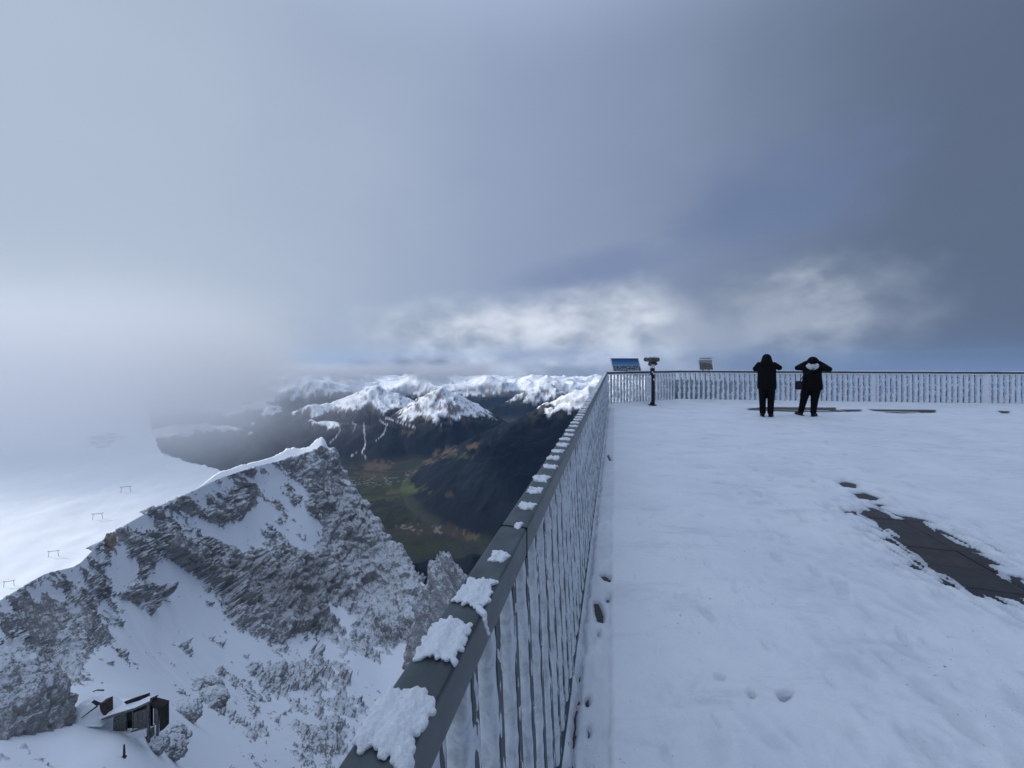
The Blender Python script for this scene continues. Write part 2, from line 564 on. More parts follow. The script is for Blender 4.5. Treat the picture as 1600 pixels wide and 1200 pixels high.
# where the rock stands out (+) and where couloirs are filled with snow (-)
BLOBS = [(345, 885, 55, 40, 1.0), (400, 920, 60, 45, 1.1), (450, 960, 60, 50, 1.2), (480, 900, 45, 75, 1.1), (430, 870, 40, 30, 0.8), (395, 985, 60, 25, 0.6),
         (520, 780, 32, 70, 1.3), (560, 840, 50, 80, 1.5), (600, 900, 55, 70, 1.5), (640, 940, 40, 50, 1.2), (560, 940, 50, 50, 0.9), (600, 1000, 60, 40, 0.6), (500, 720, 30, 30, 0.6), (618, 862, 26, 40, 1.3), (590, 810, 26, 40, 1.0), (640, 900, 22, 30, 1.0), (575, 800, 20, 50, 0.8),
         (80, 950, 90, 45, 0.85), (40, 990, 70, 40, 0.7), (120, 985, 30, 40, 0.6), (215, 850, 45, 28, 0.6), (255, 840, 30, 40, 0.75), (300, 865, 40, 25, 0.6), (240, 920, 25, 20, 0.6),
         (330, 800, 40, 20, 0.4), (400, 780, 45, 25, 0.45), (440, 810, 30, 30, 0.4), (200, 930, 30, 20, 0.4), (300, 985, 30, 14, 0.35), (330, 780, 50, 18, 0.7), (400, 735, 70, 20, 0.8), (470, 715, 50, 22, 0.7), (370, 790, 30, 20, 0.3), (165, 850, 15, 20, 0.5), (110, 1000, 70, 45, 0.5),
         (60, 1020, 60, 40, 0.6), (130, 1040, 25, 30, 0.6), (320, 1070, 40, 18, 0.4), (400, 1060, 70, 28, 0.5), (480, 1070, 60, 40, 0.6), (420, 1140, 70, 30, 0.5), (500, 1150, 50, 40, 0.6),
         (350, 1110, 40, 14, 0.4), (280, 1095, 22, 14, 0.4),
         (200, 880, 30, 22, -0.3), (255, 890, 22, 40, -0.7), (285, 950, 32, 32, -0.55), (240, 975, 45, 22, -0.3), (220, 1065, 90, 24, -0.4), (300, 1020, 45, 18, -0.3),
         (425, 795, 26, 26, -0.3), (380, 830, 30, 15, -0.25), (480, 830, 22, 60, -0.4), (520, 950, 22, 40, -0.7), (480, 1010, 60, 20, -0.5), (660, 920, 14, 40, -0.9),
         (190, 1145, 95, 45, -3.0), (310, 1160, 60, 35, -0.8), (360, 1030, 60, 20, -0.5), (550, 985, 20, 40, -0.4), (640, 880, 10, 30, -0.6)]
bias = np.full(PX.shape, -0.70)
wx = perlin(PX / 45.0, PY / 45.0, 3) * 16; wy = perlin(PX / 45.0, PY / 45.0, 5) * 12
for x0, y0, rx, ry, w in BLOBS:
    bias += w * (1.0 if w > 0 else 0.9) * np.exp(-(((PX + wx - x0) / rx) ** 2 + ((PY + wy - y0) / ry) ** 2))
X_, Y_ = B_[..., 0], B_[..., 1]
# bedding: stretch along the strike (falls to the lower right); height counts too, so steep faces are broken up as well
ca_, sa_ = math.cos(0.55), math.sin(0.55)
U_ = (X_ * ca_ + Y_ * sa_) + 0.45 * Z_; W_ = (-X_ * sa_ + Y_ * ca_) - 0.95 * Z_
wu = fbm(X_ / 40, Y_ / 40, 2, seed=40) * 5; ww = fbm(X_ / 40, Y_ / 40, 2, seed=44) * 5
U_ = U_ + wu; W_ = W_ + ww


def fade(wl): return np.clip(wl / (2.0 * SP) - 0.5, 0, 1)


big = fbm(X_ / 55, Y_ / 50, 4, seed=50, ridged=True, spacing=SP / 40)
coarse = 4.2 * big * np.clip(R_ / 220, 0.08, 1.2)
fine_ = np.zeros(R_.shape)
_rot = np.array(Matrix.Rotation(0.5, 3, "Y") @ Matrix.Rotation(-0.45, 3, "X") @ Matrix.Rotation(0.4, 3, "Z"))
Q3 = np.stack([X_ + wu, Y_ + ww, Z_], -1) @ _rot.T
for wl, am, sd in ((26, 3.8, 1), (12.5, 2.8, 2), (6.0, 1.9, 3), (3.0, 1.1, 4), (1.5, 0.6, 6), (0.8, 0.3, 8)):
    fd = fade(wl) * np.clip(R_ / (wl * 15), 0.10, 1)
    m_ = fade(wl) > 0.02
    q = Q3[m_]
    v_ = np.zeros(R_.shape)
    v_[m_] = am * (blocks3(q[:, 0] / (wl * 1.15), q[:, 1] / (wl * 1.05), q[:, 2] / (wl * 0.8), sd, 0.75) * 1.0)
    v_ = v_ * fd
    if wl > 10: coarse = coarse + v_
    else: fine_ = fine_ + v_
LR = np.log(R_)
uu = (PX * 0.82 + PY * 0.57) / 70.0; vv = (-PX * 0.57 + PY * 0.82) / 30.0          # outcrops run down to the right
uu = uu + 0.25 * perlin(uu * 1.7, vv * 1.7, 7); vv = vv + 0.25 * perlin(uu * 1.7, vv * 1.7, 9)
scat = fbm(uu, vv, 6, seed=90, gain=0.74)
bias = bias + 2.1 * scat + 1.1 * np.maximum(fbm(A_ * 60, LR * 52, 3, seed=95) - 0.08, 0)
bias = np.where(V_ > 1.0, np.where((PX > 300) & (PX < 512), -4.0, bias), bias)
amp_b = 0.9 + 7.0 * np.clip(R_ / 300, 0, 1.2)
fine_ = fine_ * 0.33
rock = coarse * 0.55 + fine_ * 0.7 + bias * amp_b
# couloirs and wind ribs give the drifts their own form
fl = fbm(W_ / 16 + U_ / 160, U_ / 120, 4, seed=80, ridged=True)
snowh = 0.8 * fbm(X_ / 38, Y_ / 38, 4, seed=70) * np.clip(R_ / 120, 0.2, 1.6) + 0.35 * fl * np.clip(R_ / 160, 0.1, 1.5)
k = np.clip(0.004 * R_, 0.15, 1.6)
dec = rock - snowh
hh = np.clip(0.5 + 0.5 * dec / k, 0, 1)
# rock stands out of the drifts by a limited step; ledges and blocks ride on top of it
cap_ = np.clip(0.0095 * R_, 0.35, 3.2)
prot = cap_ * (1 - np.exp(-np.maximum(dec, 0) / (cap_ * 1.6)))
hs = sstep(0.0, 1.0, dec / (cap_ * 1.2))
nr = sstep(70.0, 330.0, R_)
hs2 = sstep(0.0, 1.0, dec / (cap_ * 2.4))
disp = snowh + prot * (0.55 + 0.45 * nr) + coarse * (0.25 + 0.9 * nr) * hs2 + fine_ * (0.8 + 1.35 * nr) * hs
edge = sstep(0.0, 0.10, V_)
lim = np.clip(R_ / 170.0, 0.40, 1.0)
# keep the skyline near the surveyed crest: the crest line itself carries smaller steps
keep = 1 - np.where(PX > 512, 0.05, 0.5) * np.exp(-((V_ - 1.0) / 0.03) ** 2)
disp = np.clip(disp, -9, 13) * keep * lim
P_ = B_ + NB * disp[..., None]
snow_att = sstep(-0.5, 0.5, (snowh - rock) / (k * 1.0))
bare = np.zeros(PX.shape)          # crags too steep to hold rime
for x0, y0, rx, ry, w in ((400, 920, 55, 36, 1.0), (450, 960, 58, 45, 1.0), (480, 900, 38, 65, 0.9), (345, 885, 42, 26, 0.8), (555, 830, 28, 70, 0.55), (600, 900, 45, 50, 0.55), (90, 960, 60, 28, 0.4), (255, 845, 28, 32, 0.5), (500, 790, 20, 40, 0.5)):
    bare += w * np.exp(-(((PX + wx - x0) / rx) ** 2 + ((PY + wy - y0) / ry) ** 2))
bare = bare * (0.75 + 0.8 * fbm(PX / 25, PY / 18, 4, seed=97))
M_RIDGE = rock_mat("ridge_rock_and_snow", 1.4, 0.74)
ridge = grid_mesh("ridge", P_, M_RIDGE, {"snow": snow_att, "bare": np.clip(bare, 0, 1)})
tag(ridge, kind="structure")


def ridge_hit(px, py):
    """nearest ridge vertex seen at a photo position (ground for what stands there)"""
    q = P_[::2, ::2]
    ok = q[..., 1] > 1
    ppx = 800 + FPX * q[..., 0] / np.maximum(q[..., 1], 1); ppy = HOR - FPX * (q[..., 2] - EYE) / np.maximum(q[..., 1], 1)
    d = (ppx - px) ** 2 + (ppy - py) ** 2
    d = np.where(ok, d, 1e12)
    m = d < 16
    if m.any():
        r = np.where(m, np.hypot(q[..., 0], q[..., 1]), 1e9); i = np.unravel_index(np.argmin(r), r.shape)
    else: i = np.unravel_index(np.argmin(d), d.shape)
    return Vector(q[i])


# ------------------------------------------------------------------ glacier plateau left of the ridge
def glacier():
    na, nr = 300, 300
    az = np.linspace(R(-70), R(-27), na)
    t = np.linspace(0, 1, nr)
    a_deg = np.degrees(az)
    redge = np.interp(a_deg, [-70, -50, -45.0, -43.9, -43.0, -42.3, -39.8, -37.1, -33, -27], [4600, 4300, 4000, 3300, 2000, 1640, 1450, 1320, 1250, 1200])
    A, T = np.meshgrid(az, t)
    Rr = 220 * (4300 / 220) ** T
    RE = np.broadcast_to(redge, A.shape) * (1 + 0.02 * fbm(A * 60, np.log(Rr) * 20, 4, seed=9))
    x = Rr * np.sin(A); y = Rr * np.cos(A)
    z = -305 + 0.012 * (-x - 600) + 16 * fbm(x / 420, y / 420, 5, seed=21) + 2.0 * fbm(x / 60, y / 60, 4, seed=22)
    z = z + 70 * sstep(1500, 3300, Rr)
    rk = np.exp(-(((A - R(-42.2)) / 0.02) ** 2 + ((Rr / RE - 0.98) / 0.02) ** 2)) + \
        0.8 * np.exp(-(((A - R(-46.5)) / 0.03) ** 2 + ((Rr - 1950) / 160) ** 2)) + 0.6 * np.exp(-(((A - R(-43.6)) / 0.012) ** 2 + ((Rr / RE - 0.93) / 0.02) ** 2))
    rn = fbm(x / 30, y / 30, 4, seed=31)
    z = z + rk * 14 * (0.4 + rn)
    z = z - np.maximum(Rr - RE, 0) * 1.1
    P = np.stack([x, y, z], -1)
    # skirt falling to the valley
    ex = [P]
    for kk in range(1, 14):
        q = P[-1:].copy(); s = 1 + kk * 0.02; q[..., 0] *= s; q[..., 1] *= s; q[..., 2] -= kk * 60; ex.append(q)
    P = np.concatenate(ex, 0)
    sn = 1 - sstep(0.10, 0.35, np.concatenate([rk * (0.45 + rn)] + [np.zeros((1, na)) + 0.2] * 13, 0))
    g = grid_mesh("glacier", P, rock_mat("glacier_snow", 0.3, 0.8, True), {"snow": sn * 1.15})
    return tag(g, kind="structure"), P


glacier_o, GP = glacier()

# ------------------------------------------------------------------ valley and mountains beyond
def seg_height(x, y, line, kn, kf=None, p=1.0):
    """ridge line: (px, py, D) triples joined; ground falls away from it at slope kn"""
    pts = [at(*q) for q in line]
    best = np.full(x.shape, -1e9)
    for a, b in zip(pts[:-1], pts[1:]):
        dx, dy = b.x - a.x, b.y - a.y
        L = dx * dx + dy * dy + 1e-6
        t = np.clip(((x - a.x) * dx + (y - a.y) * dy) / L, 0, 1)
        d = np.hypot(x - a.x - t * dx, y - a.y - t * dy)
        best = np.maximum(best, a.z + t * (b.z - a.z) - kn * d ** p)
    return best


LINES = [
    # dark forested mountain at the right, its snowy crest rising towards the rail
    ([(640, 776, 5450), (700, 745, 5650), (760, 712, 5900), (820, 676, 6150), (870, 642, 6350), (915, 612, 6600), (960, 604, 6900), (1040, 640, 7300), (1150, 720, 7600)], 0.46, 240),
    ([(870, 642, 6350), (850, 700, 5700), (830, 770, 5000)], 0.60, 180),

    # sunlit white peak and its shoulders
    ([(640, 668, 8700), (655, 638, 9150), (690, 605, 9500), (725, 624, 9700), (765, 660, 9500)], 0.62, 240),
    ([(690, 605, 9500), (682, 640, 8950), (700, 668, 8500)], 0.70, 200),
    # shaded dome to the left of it, ski hill in front
    ([(470, 640, 9800), (530, 628, 10600), (585, 605, 11000), (630, 622, 11000), (660, 640, 10800)], 0.46, 260),
    ([(400, 655, 8500), (470, 660, 8700), (530, 662, 8500), (600, 667, 8300), (660, 690, 8100), (720, 712, 8000)], 0.42, 200),
    ([(530, 662, 8500), (590, 690, 7900), (600, 715, 7500)], 0.35, 150),
    # right middle group
    ([(770, 640, 12500), (805, 622, 12800), (850, 600, 13200), (885, 622, 12800), (930, 632, 12400)], 0.55, 330),
    ([(930, 620, 11500), (990, 602, 12000), (1060, 640, 12500)], 0.5, 300),
    # ground at the left seen through the mist
    ([(160, 690, 6000), (260, 672, 6600), (340, 668, 7200), (420, 690, 7000)], 0.42, 220),
    ([(250, 640, 9500), (330, 628, 10500), (420, 632, 10000)], 0.45, 260),
]


def far_land():
    azf = np.concatenate([np.linspace(R(-62), R(-44), 40, endpoint=False), np.linspace(R(-44), R(20), 700, endpoint=False), np.linspace(R(20), R(57), 50)])
    rr = 1300 * (30000 / 1300) ** np.linspace(0, 1, 400)
    A, Rr = np.meshgrid(azf, rr)
    x = Rr * np.sin(A); y = Rr * np.cos(A)
    wxx = fbm(x / 2600, y / 2600, 4, seed=101) * 420; wyy = fbm(x / 2600, y / 2600, 4, seed=105) * 420
    floor = -1965 + 18 * fbm(x / 900, y / 900, 4, seed=111) + 0.02 * np.maximum(Rr - 7500, 0)
    h = floor.copy()
    spc = Rr * 0.0075
    ero = fbm((x + wxx * 0.6) / 900, (y + wyy * 0.6) / 900, 6, seed=121, ridged=True, spacing=spc / 900)
    gul = fbm((x + wxx * 0.3) / 330, (y + wyy * 0.3) / 330, 4, seed=131, ridged=True, spacing=spc / 330)
    for line, kn, er in LINES:
        s = seg_height(x + wxx * 0.28, y + wyy * 0.28, line, kn)
        up = np.clip((s - floor) / 500, 0, 1)
        s = s + er * (ero - 0.25) * 0.55 * up + er * 0.30 * gul * up
        h = np.maximum(h, s)
    # the ranges behind, up to the cloud base
    rg = fbm((x + wxx) / 4600, (y + wyy) / 4600, 7, seed=141, ridged=True, gain=0.52, spacing=spc / 4600)
    env = sstep(13500, 16500, Rr) * sstep(29800, 28000, Rr) * sstep(R(26), R(19), A)
    topz = 1950 - (0.047 - 0.006 * fbm(A * 9, A * 0, 3, seed=150)) * y
    far = -1950 + np.maximum(topz, 200) * np.clip(0.42 + 0.80 * rg, 0.05, 1.12)
    h = np.maximum(h, far * env + (-2100) * (1 - env))
    # the foot of our own mountain on the near side
    near = -1965 + np.maximum(2950 - Rr, 0) * 0.62 + 120 * ero * np.clip((3100 - Rr) / 800, 0, 1)
    h = np.maximum(h, near)
    hill = -1965 + 190 * np.exp(-((Rr - 3300) / 350) ** 2) * (0.6 + ero)
    h = np.maximum(h, hill)
    P = np.stack([x, y, h], -1)
    # ---- what covers it
    gx = np.gradient(h, axis=1) / (np.gradient(A, axis=1) * Rr); gy = np.gradient(h, axis=0) / np.gradient(Rr, axis=0)
    sl = np.hypot(gx, gy)
    px = 800 + FPX * x / y; py = HOR - FPX * (h - EYE) / y
    c = np.zeros(x.shape + (3,))
    nA = fbm(x / 380, y / 380, 5, seed=161); nB = fbm(x / 130, y / 130, 4, seed=165); nC = fbm(x / 1500, y / 1500, 4, seed=169)
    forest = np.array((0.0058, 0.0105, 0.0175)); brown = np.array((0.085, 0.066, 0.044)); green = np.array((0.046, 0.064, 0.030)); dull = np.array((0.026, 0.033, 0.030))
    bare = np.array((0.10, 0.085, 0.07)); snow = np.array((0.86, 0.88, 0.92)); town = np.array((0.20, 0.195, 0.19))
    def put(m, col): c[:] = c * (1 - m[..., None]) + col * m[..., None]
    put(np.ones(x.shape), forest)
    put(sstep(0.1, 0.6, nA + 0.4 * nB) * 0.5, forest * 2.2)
    flat = sstep(90, 20, h - floor)
    put(flat * sstep(-0.35, 0.0, nC + 0.5 * nA + 0.15), dull)
    put(flat * sstep(0.10, 0.24, nA + 0.3 * nC) * 0.6, green * 0.6)
    put(flat * sstep(0.18, 0.3, -nA + 0.35 * nB) * 0.8, brown * 0.55)
    def area(x0, y0, rx, ry, thr, col, k=1.0):
        e = ((px - x0) / rx) ** 2 + ((py - y0) / ry) ** 2
        m = sstep(thr, thr - 0.35, e + 1.5 * nA + 1.6 * nB + 0.25) * k
        put(m, col)
    area(610, 765, 70, 14, 1.0, green * 0.75); area(590, 778, 40, 7, 0.9, green); area(640, 764, 18, 6, 1.0, green * 1.1)
    area(612, 770, 16, 5, 0.8, brown * 0.9)
    area(590, 728, 26, 12, 1.1, brown); area(585, 742, 36, 8, 0.9, brown * 0.8); area(700, 708, 26, 10, 0.9, brown); area(672, 721, 18, 6, 0.8, brown)
    area(738, 697, 12, 6, 0.9, brown); area(640, 676, 12, 7, 0.7, brown * 0.9); area(715, 714, 26, 5, 0.8, green * 0.7)
    area(600, 810, 60, 30, 1.0, dull * 0.7); area(650, 830, 70, 9, 0.9, bare * 0.4); area(660, 850, 30, 9, 0.9, brown * 0.4)
    area(745, 838, 20, 7, 0.9, brown * 0.9); area(705, 775, 12, 6, 0.7, brown * 0.5)
    # villages: light specks
    vn = blocks(x / 38, y / 38, 5, 0.0)
    for vx, vy, vrx, vry in ((585, 752, 60, 8), (660, 740, 34, 6), (690, 735, 26, 7), (690, 830, 50, 7), (640, 824, 22, 6)):
        e = ((px - vx) / vrx) ** 2 + ((py - vy) / vry) ** 2
        put(sstep(1.2, 0.6, e + nB) * (vn > 0.28) * 0.55 * flat, town)
    # snow above the tree line, rock ribs in the steep parts
    line = -1330 + 260 * nC + 210 * nA + 110 * nB
    line = np.where(px > 700, line + 560 * np.clip((px - 700) / 60, 0, 1) * np.exp(-((Rr - 6000) / 1800.0) ** 2), line)
    sn = sstep(-25, 35, h - line) * sstep(R(27), R(21), A)
    rock_m = sstep(0.62, 0.95, sl + 0.5 * nB - 0.12)
    put(sstep(-330, -40, h - line) * 0.75 * sstep(-0.1, 0.3, nB + nA), bare)
    put(sn, snow)
    put(sn * rock_m * 0.9 * sstep(600, -100, h + 900), np.array((0.13, 0.12, 0.115)))
    put(sstep(R(26), R(19), A) * sstep(14500, 17000, Rr) * sstep(-0.10, 0.22, (h + 1500) / 700 + 0.5 * nA + 0.2 * nB) * 0.95, snow)
    # ski runs down the forested hill
    def run(pts, w):
        for (ax, ay), (bx, by) in zip(pts[:-1], pts[1:]):
            L = (bx - ax) ** 2 + (by - ay) ** 2
            t = np.clip(((px - ax) * (bx - ax) + (py - ay) * (by - ay)) / L, 0, 1)
            d = np.hypot(px + 2.0 * nB - ax - t * (bx - ax), py + 1.2 * nA - ay - t * (by - ay))
            put(sstep(w * 0.62, w * 0.2, d) * (Rr > 6500) * (Rr < 10200) * 0.55, snow * 0.95)
    run([(568, 652), (569, 672), (571, 695), (565, 706), (573, 718)], 1.7)
    run([(525, 655), (532, 672), (524, 684), (512, 694)], 1.9); run([(545, 655), (556, 664), (551, 676)], 1.6)
    run([(590, 654), (604, 664), (600, 678), (588, 688)], 1.8); run([(600, 652), (625, 660), (648, 668)], 2.2); run([(571, 700), (548, 713)], 1.4)
    run([(530, 660), (550, 656), (580, 660)], 1.6)
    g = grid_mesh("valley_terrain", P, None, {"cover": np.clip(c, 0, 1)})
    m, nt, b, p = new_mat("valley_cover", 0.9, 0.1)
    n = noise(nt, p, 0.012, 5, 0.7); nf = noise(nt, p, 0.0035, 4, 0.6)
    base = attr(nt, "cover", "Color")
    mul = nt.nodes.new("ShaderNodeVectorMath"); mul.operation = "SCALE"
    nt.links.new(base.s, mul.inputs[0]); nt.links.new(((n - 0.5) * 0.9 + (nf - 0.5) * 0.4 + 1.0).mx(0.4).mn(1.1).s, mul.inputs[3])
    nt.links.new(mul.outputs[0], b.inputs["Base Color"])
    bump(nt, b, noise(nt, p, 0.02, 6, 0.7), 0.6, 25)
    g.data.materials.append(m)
    return tag(g, kind="structure")


valley = far_land()

# ------------------------------------------------------------------ terrace (own frame: y runs along the near railing)
TH = R(14.9)
CT, ST = math.cos(TH), math.sin(TH)
def rf(x, y, z=0.0): return Vector((x * CT + y * ST, -x * ST + y * CT, z))
def to_rail(X, Y): return X * CT - Y * ST, X * ST + Y * CT
def ground(px, py):
    D = FPX * EYE / (py - HOR); return to_rail((px - 800) / FPX * D, D)

RA, RB, RC = (-0.25, 12.87), (2.25, 15.02), (17.2, 16.95)      # corners of the railing
RS = (-0.25, -1.2)                                             # it starts behind the lens


def edge_dist(x, y):
    """signed distance to the railing line, positive on the terrace side"""
    out = np.full(np.shape(x), 1e9)
    for (ax, ay), (bx, by) in ((RS, RA), (RA, RB), (RB, RC)):
        L = math.hypot(bx - ax, by - ay)
        d = ((x - ax) * (by - ay) - (y - ay) * (bx - ax)) / L
        out = np.minimum(out, d)
    return out


M_CONC = plain("terrace_concrete", (0.20, 0.20, 0.20), 0.9, 0.25, 3.0, 0.4, 0.01)
b = MB()
poly = [(-0.34, -6.0), (-0.34, 12.93), (2.2, 15.12), (17.4, 17.08), (19.0, -6.0)]
n = len(poly)
b.add([(x, y, -0.035) for x, y in poly] + [(x, y, -7.0) for x, y in poly],
      [tuple(range(n - 1, -1, -1)), tuple(range(n, 2 * n))] + [(i, (i + 1) % n, n + (i + 1) % n, n + i) for i in range(n)])
terrace = b.build("terrace", M_CONC, rz=-TH)
tag(terrace, kind="structure")


def poly_sdf(x, y, pts):
    """negative inside"""
    d = np.full(x.shape, 1e9); ins = np.zeros(x.shape, bool)
    m = len(pts)
    for i in range(m):
        ax, ay = pts[i]; bx, by = pts[(i + 1) % m]
        ex, ey = bx - ax, by - ay
        t = np.clip(((x - ax) * ex + (y - ay) * ey) / (ex * ex + ey * ey + 1e-9), 0, 1)
        d = np.minimum(d, np.hypot(x - ax - t * ex, y - ay - t * ey))
        c = ((ay > y) != (by > y)) & (x < (bx - ax) * (y - ay) / (by - ay + 1e-12) + ax)
        ins ^= c
    return np.where(ins, -d, d)


BARE = [[(1348, 804), (1366, 797), (1388, 806), (1404, 815), (1420, 811), (1438, 817), (1475, 840), (1510, 858), (1545, 884), (1575, 904), (1604, 921), (1650, 948), (1650, 968), (1600, 934), (1562, 930), (1522, 924), (1494, 908), (1462, 888), (1432, 868), (1414, 850), (1402, 830), (1380, 817)],
        [(1310, 755), (1322, 753), (1338, 757), (1336, 764), (1322, 763)],
        [(1334, 772), (1352, 770), (1374, 779), (1366, 783), (1346, 781)],
        [(1368, 788), (1380, 789), (1374, 792)],
        [(1166, 639), (1200, 636.6), (1305, 637.5), (1303, 645), (1240, 645), (1172, 642)],
        [(1296, 641), (1346, 640.5), (1345, 644.5), (1302, 645)], [(1356, 640), (1460, 641), (1462, 646), (1400, 647), (1366, 643.5)],
        [(1560, 642.5), (1576, 643), (1575, 648), (1568, 647.5)],
        [(927, 940), (936, 942), (944, 962), (943, 975), (934, 974), (929, 958)], [(936, 900), (946, 899), (955, 906), (953, 912), (944, 908)],
        [(947, 936), (952, 936), (953, 944), (948, 944)], [(918, 1140), (921, 1137), (922, 1152), (919, 1154)], [(914, 1095), (920, 1092), (921, 1104), (916, 1106)],
        [(948, 712), (951, 711), (956, 722), (952, 721)], [(1217, 1094), (1236, 1091), (1233, 1096), (1222, 1103), (1219, 1098)], [(934, 992), (936, 990), (936, 998)],
        [(1172, 1092), (1175, 1091), (1177, 1098), (1174, 1099)], [(1120, 1069), (1129, 1068), (1128, 1072)]]
BARE_R = [[ground(*q) for q in p] for p in BARE]


def deck_snow():
    yy = np.concatenate([np.linspace(-0.6, 0.45, 12, endpoint=False), 0.45 * (17.5 / 0.45) ** np.linspace(0, 1, 520)])
    tx = np.linspace(0, 1, 430)
    xr = 1.75 * np.maximum(yy, 0.4) + 2.6
    xr = np.minimum(xr, 18.2)
    X = -0.36 + (xr[:, None] + 0.36) * (0.35 * tx + 0.65 * tx ** 2.0)[None, :]
    Y = np.broadcast_to(yy[:, None], X.shape).copy()
    sd = edge_dist(X, Y)
    sp = np.maximum(np.gradient(X, axis=1), np.gradient(Y, axis=0))
    # trodden surface
    z = 0.034 + 0.008 * fbm(X / 1.3, Y / 1.3, 3, seed=301)
    foot = fbm(X / 0.34, Y / 0.34, 3, seed=311, spacing=sp / 0.34)
    z = z + 0.0060 * foot + 0.0065 * fbm(X / 0.09, Y / 0.09, 3, seed=321, spacing=sp / 0.09) + 0.0035 * np.minimum(fbm(X / 0.55, Y / 0.22, 3, seed=331, ridged=True, spacing=sp / 0.3), 0.3)
    lane = sstep(-0.15, 0.35, fbm(X / 2.6, Y / 4.0, 3, seed=337) + 0.5 * np.exp(-((X - 0.62 * Y + 0.2) / 1.3) ** 2) - 0.1)
    z = z - lane * 0.006 + lane * (0.0065 * fbm(X / 0.16, Y / 0.13, 3, seed=338, spacing=sp / 0.14) + 0.0075 * fbm(X / 0.05, Y / 0.05, 2, seed=339, spacing=sp / 0.05))
    # shoe prints
    rs = np.random.RandomState(5)
    for i in range(1500):
        y0 = 0.9 * (15.5 / 0.9) ** rs.rand(); x0 = rs.uniform(0.15, min(1.6 * y0 + 1.4, 13))
        an = rs.uniform(-0.7, 0.7); le = rs.choice([0.018, 0.03, 0.06, 0.12]) * rs.uniform(0.7, 1.1); wi = le * rs.uniform(0.25, 0.55); dp = rs.uniform(0.004, 0.012)
        r0 = np.searchsorted(yy, y0 - 0.2); r1 = np.searchsorted(yy, y0 + 0.2)
        xs = X[r0:r1] - x0; ys = Y[r0:r1] - y0
        u = xs * math.cos(an) - ys * math.sin(an); v_ = xs * math.sin(an) + ys * math.cos(an)
        e = (u / wi) ** 2 + (v_ / le) ** 2
        z[r0:r1] -= dp * np.exp(-e ** 1.5) - 0.35 * dp * np.exp(-(e - 1.6) ** 2 * 2)
    # walked trails: pairs of boot prints
    def boot(x0, y0, an, dp):
        r0 = np.searchsorted(yy, y0 - 0.3); r1 = np.searchsorted(yy, y0 + 0.3)
        xs = X[r0:r1] - x0; ys = Y[r0:r1] - y0
        u = xs * math.cos(an) - ys * math.sin(an); v_ = xs * math.sin(an) + ys * math.cos(an)
        hw = 0.042 + 0.010 * np.sin(v_ * 18)
        e = np.maximum(np.abs(u) / hw, np.abs(v_) / 0.135)
        z[r0:r1] -= dp * sstep(1.12, 0.88, e) * (1 + 0.4 * np.sin(v_ * 190)) - 0.4 * dp * np.exp(-((e - 1.3) / 0.16) ** 2)
    for (x0, y0), (x1, y1), sd_b in (((2.9, 1.6), (4.1, 12.2), 1), ((1.0, 1.3), (3.4, 13.2), 2), ((5.0, 2.2), (4.6, 12.0), 3), ((0.9, 4.5), (8.5, 9.5), 4), ((6.5, 4.2), (2.0, 12.5), 5), ((2.2, 1.0), (7.6, 10.0), 6)):
        L_ = math.hypot(x1 - x0, y1 - y0); nst = int(L_ / 0.62); an = math.atan2(x1 - x0, y1 - y0)
        rb = np.random.RandomState(sd_b)
        for q_ in range(nst):
            t_ = q_ / nst; sgn = 1 if q_ % 2 else -1
            boot(x0 + (x1 - x0) * t_ + sgn * 0.11 * math.cos(an) + rb.uniform(-0.05, 0.05), y0 + (y1 - y0) * t_ - sgn * 0.11 * math.sin(an) + rb.uniform(-0.08, 0.08), an + sgn * 0.12 + rb.uniform(-0.1, 0.1), rb.choice([0.003, 0.005, 0.008]))
    # shallow gutter along the near railing, berm of drifted snow below the bars
    gut = sstep(0.0, -0.03, X + 0.012 * fbm(Y / 0.5, Y * 0, 3, seed=341))
    z = z - gut * 0.016 + gut * 0.010 * fbm(X / 0.06, Y / 0.14, 3, seed=345)
    near = (Y < 12.6)
    dE = sd + 0.018 * fbm(X / 0.12, Y / 0.16, 3, seed=351) + 0.01 * fbm(X / 0.04, Y / 0.05, 2, seed=355)
    z = z + np.where(near, 0.070 * sstep(0.075, 0.045, dE) * (0.8 + 0.5 * fbm(Y / 0.35, X / 0.3, 3, seed=361)), 0)
    z = z - np.where(near, 0.02 * np.exp(-((dE - 0.085) / 0.012) ** 2), 0)          # shadowy crack at the kerb
    far_b = ~near
    z = z + np.where(far_b, 0.09 * sstep(0.42, 0.05, sd + 0.10 * fbm(X / 0.5, Y / 0.5, 3, seed=371)), 0)
    for i, p in enumerate(BARE_R):
        s = poly_sdf(X, Y, p)
        rag = 0.75 if i == 0 else 1.0
        size = 0.075 if i == 0 else (0.03 if i < 8 else 0.007)
        s = s + size * (0.9 * fbm(X / (size * 3.2), Y / (size * 3.2), 4, seed=381 + i, spacing=sp / (size * 3.2)))
        tk = np.clip(s / (size * 2.4), -1, 1)
        z = np.where(tk < 1, np.minimum(z, z * sstep(-0.12, 1.0, tk) - 0.012 * sstep(0.10, -0.25, tk)), z)
        if i == 0:      # thin scraped fringe on the near side
            fr = sstep(0.55, 0.0, s) * sstep(-0.10, 0.30, fbm(X / 0.05, Y / 0.16, 4, seed=391, spacing=sp / 0.1) + 0.15 * fbm(X / 0.2, Y / 0.2, 2, seed=393))
            z = z - fr * 0.034
            sc_ = sstep(0.02, -0.02, s) * sstep(0.28, 0.5, fbm(X / 0.10, Y / 0.07, 4, seed=395, spacing=sp / 0.1))
            z = z + sc_ * 0.020
    z = np.where(sd < -0.06, z - 0.10 * sstep(-0.06, -0.11, sd) - 0.6 * sstep(-0.09, -0.13, sd), z)
    P = np.stack([X * CT + Y * ST, -X * ST + Y * CT, z], -1)
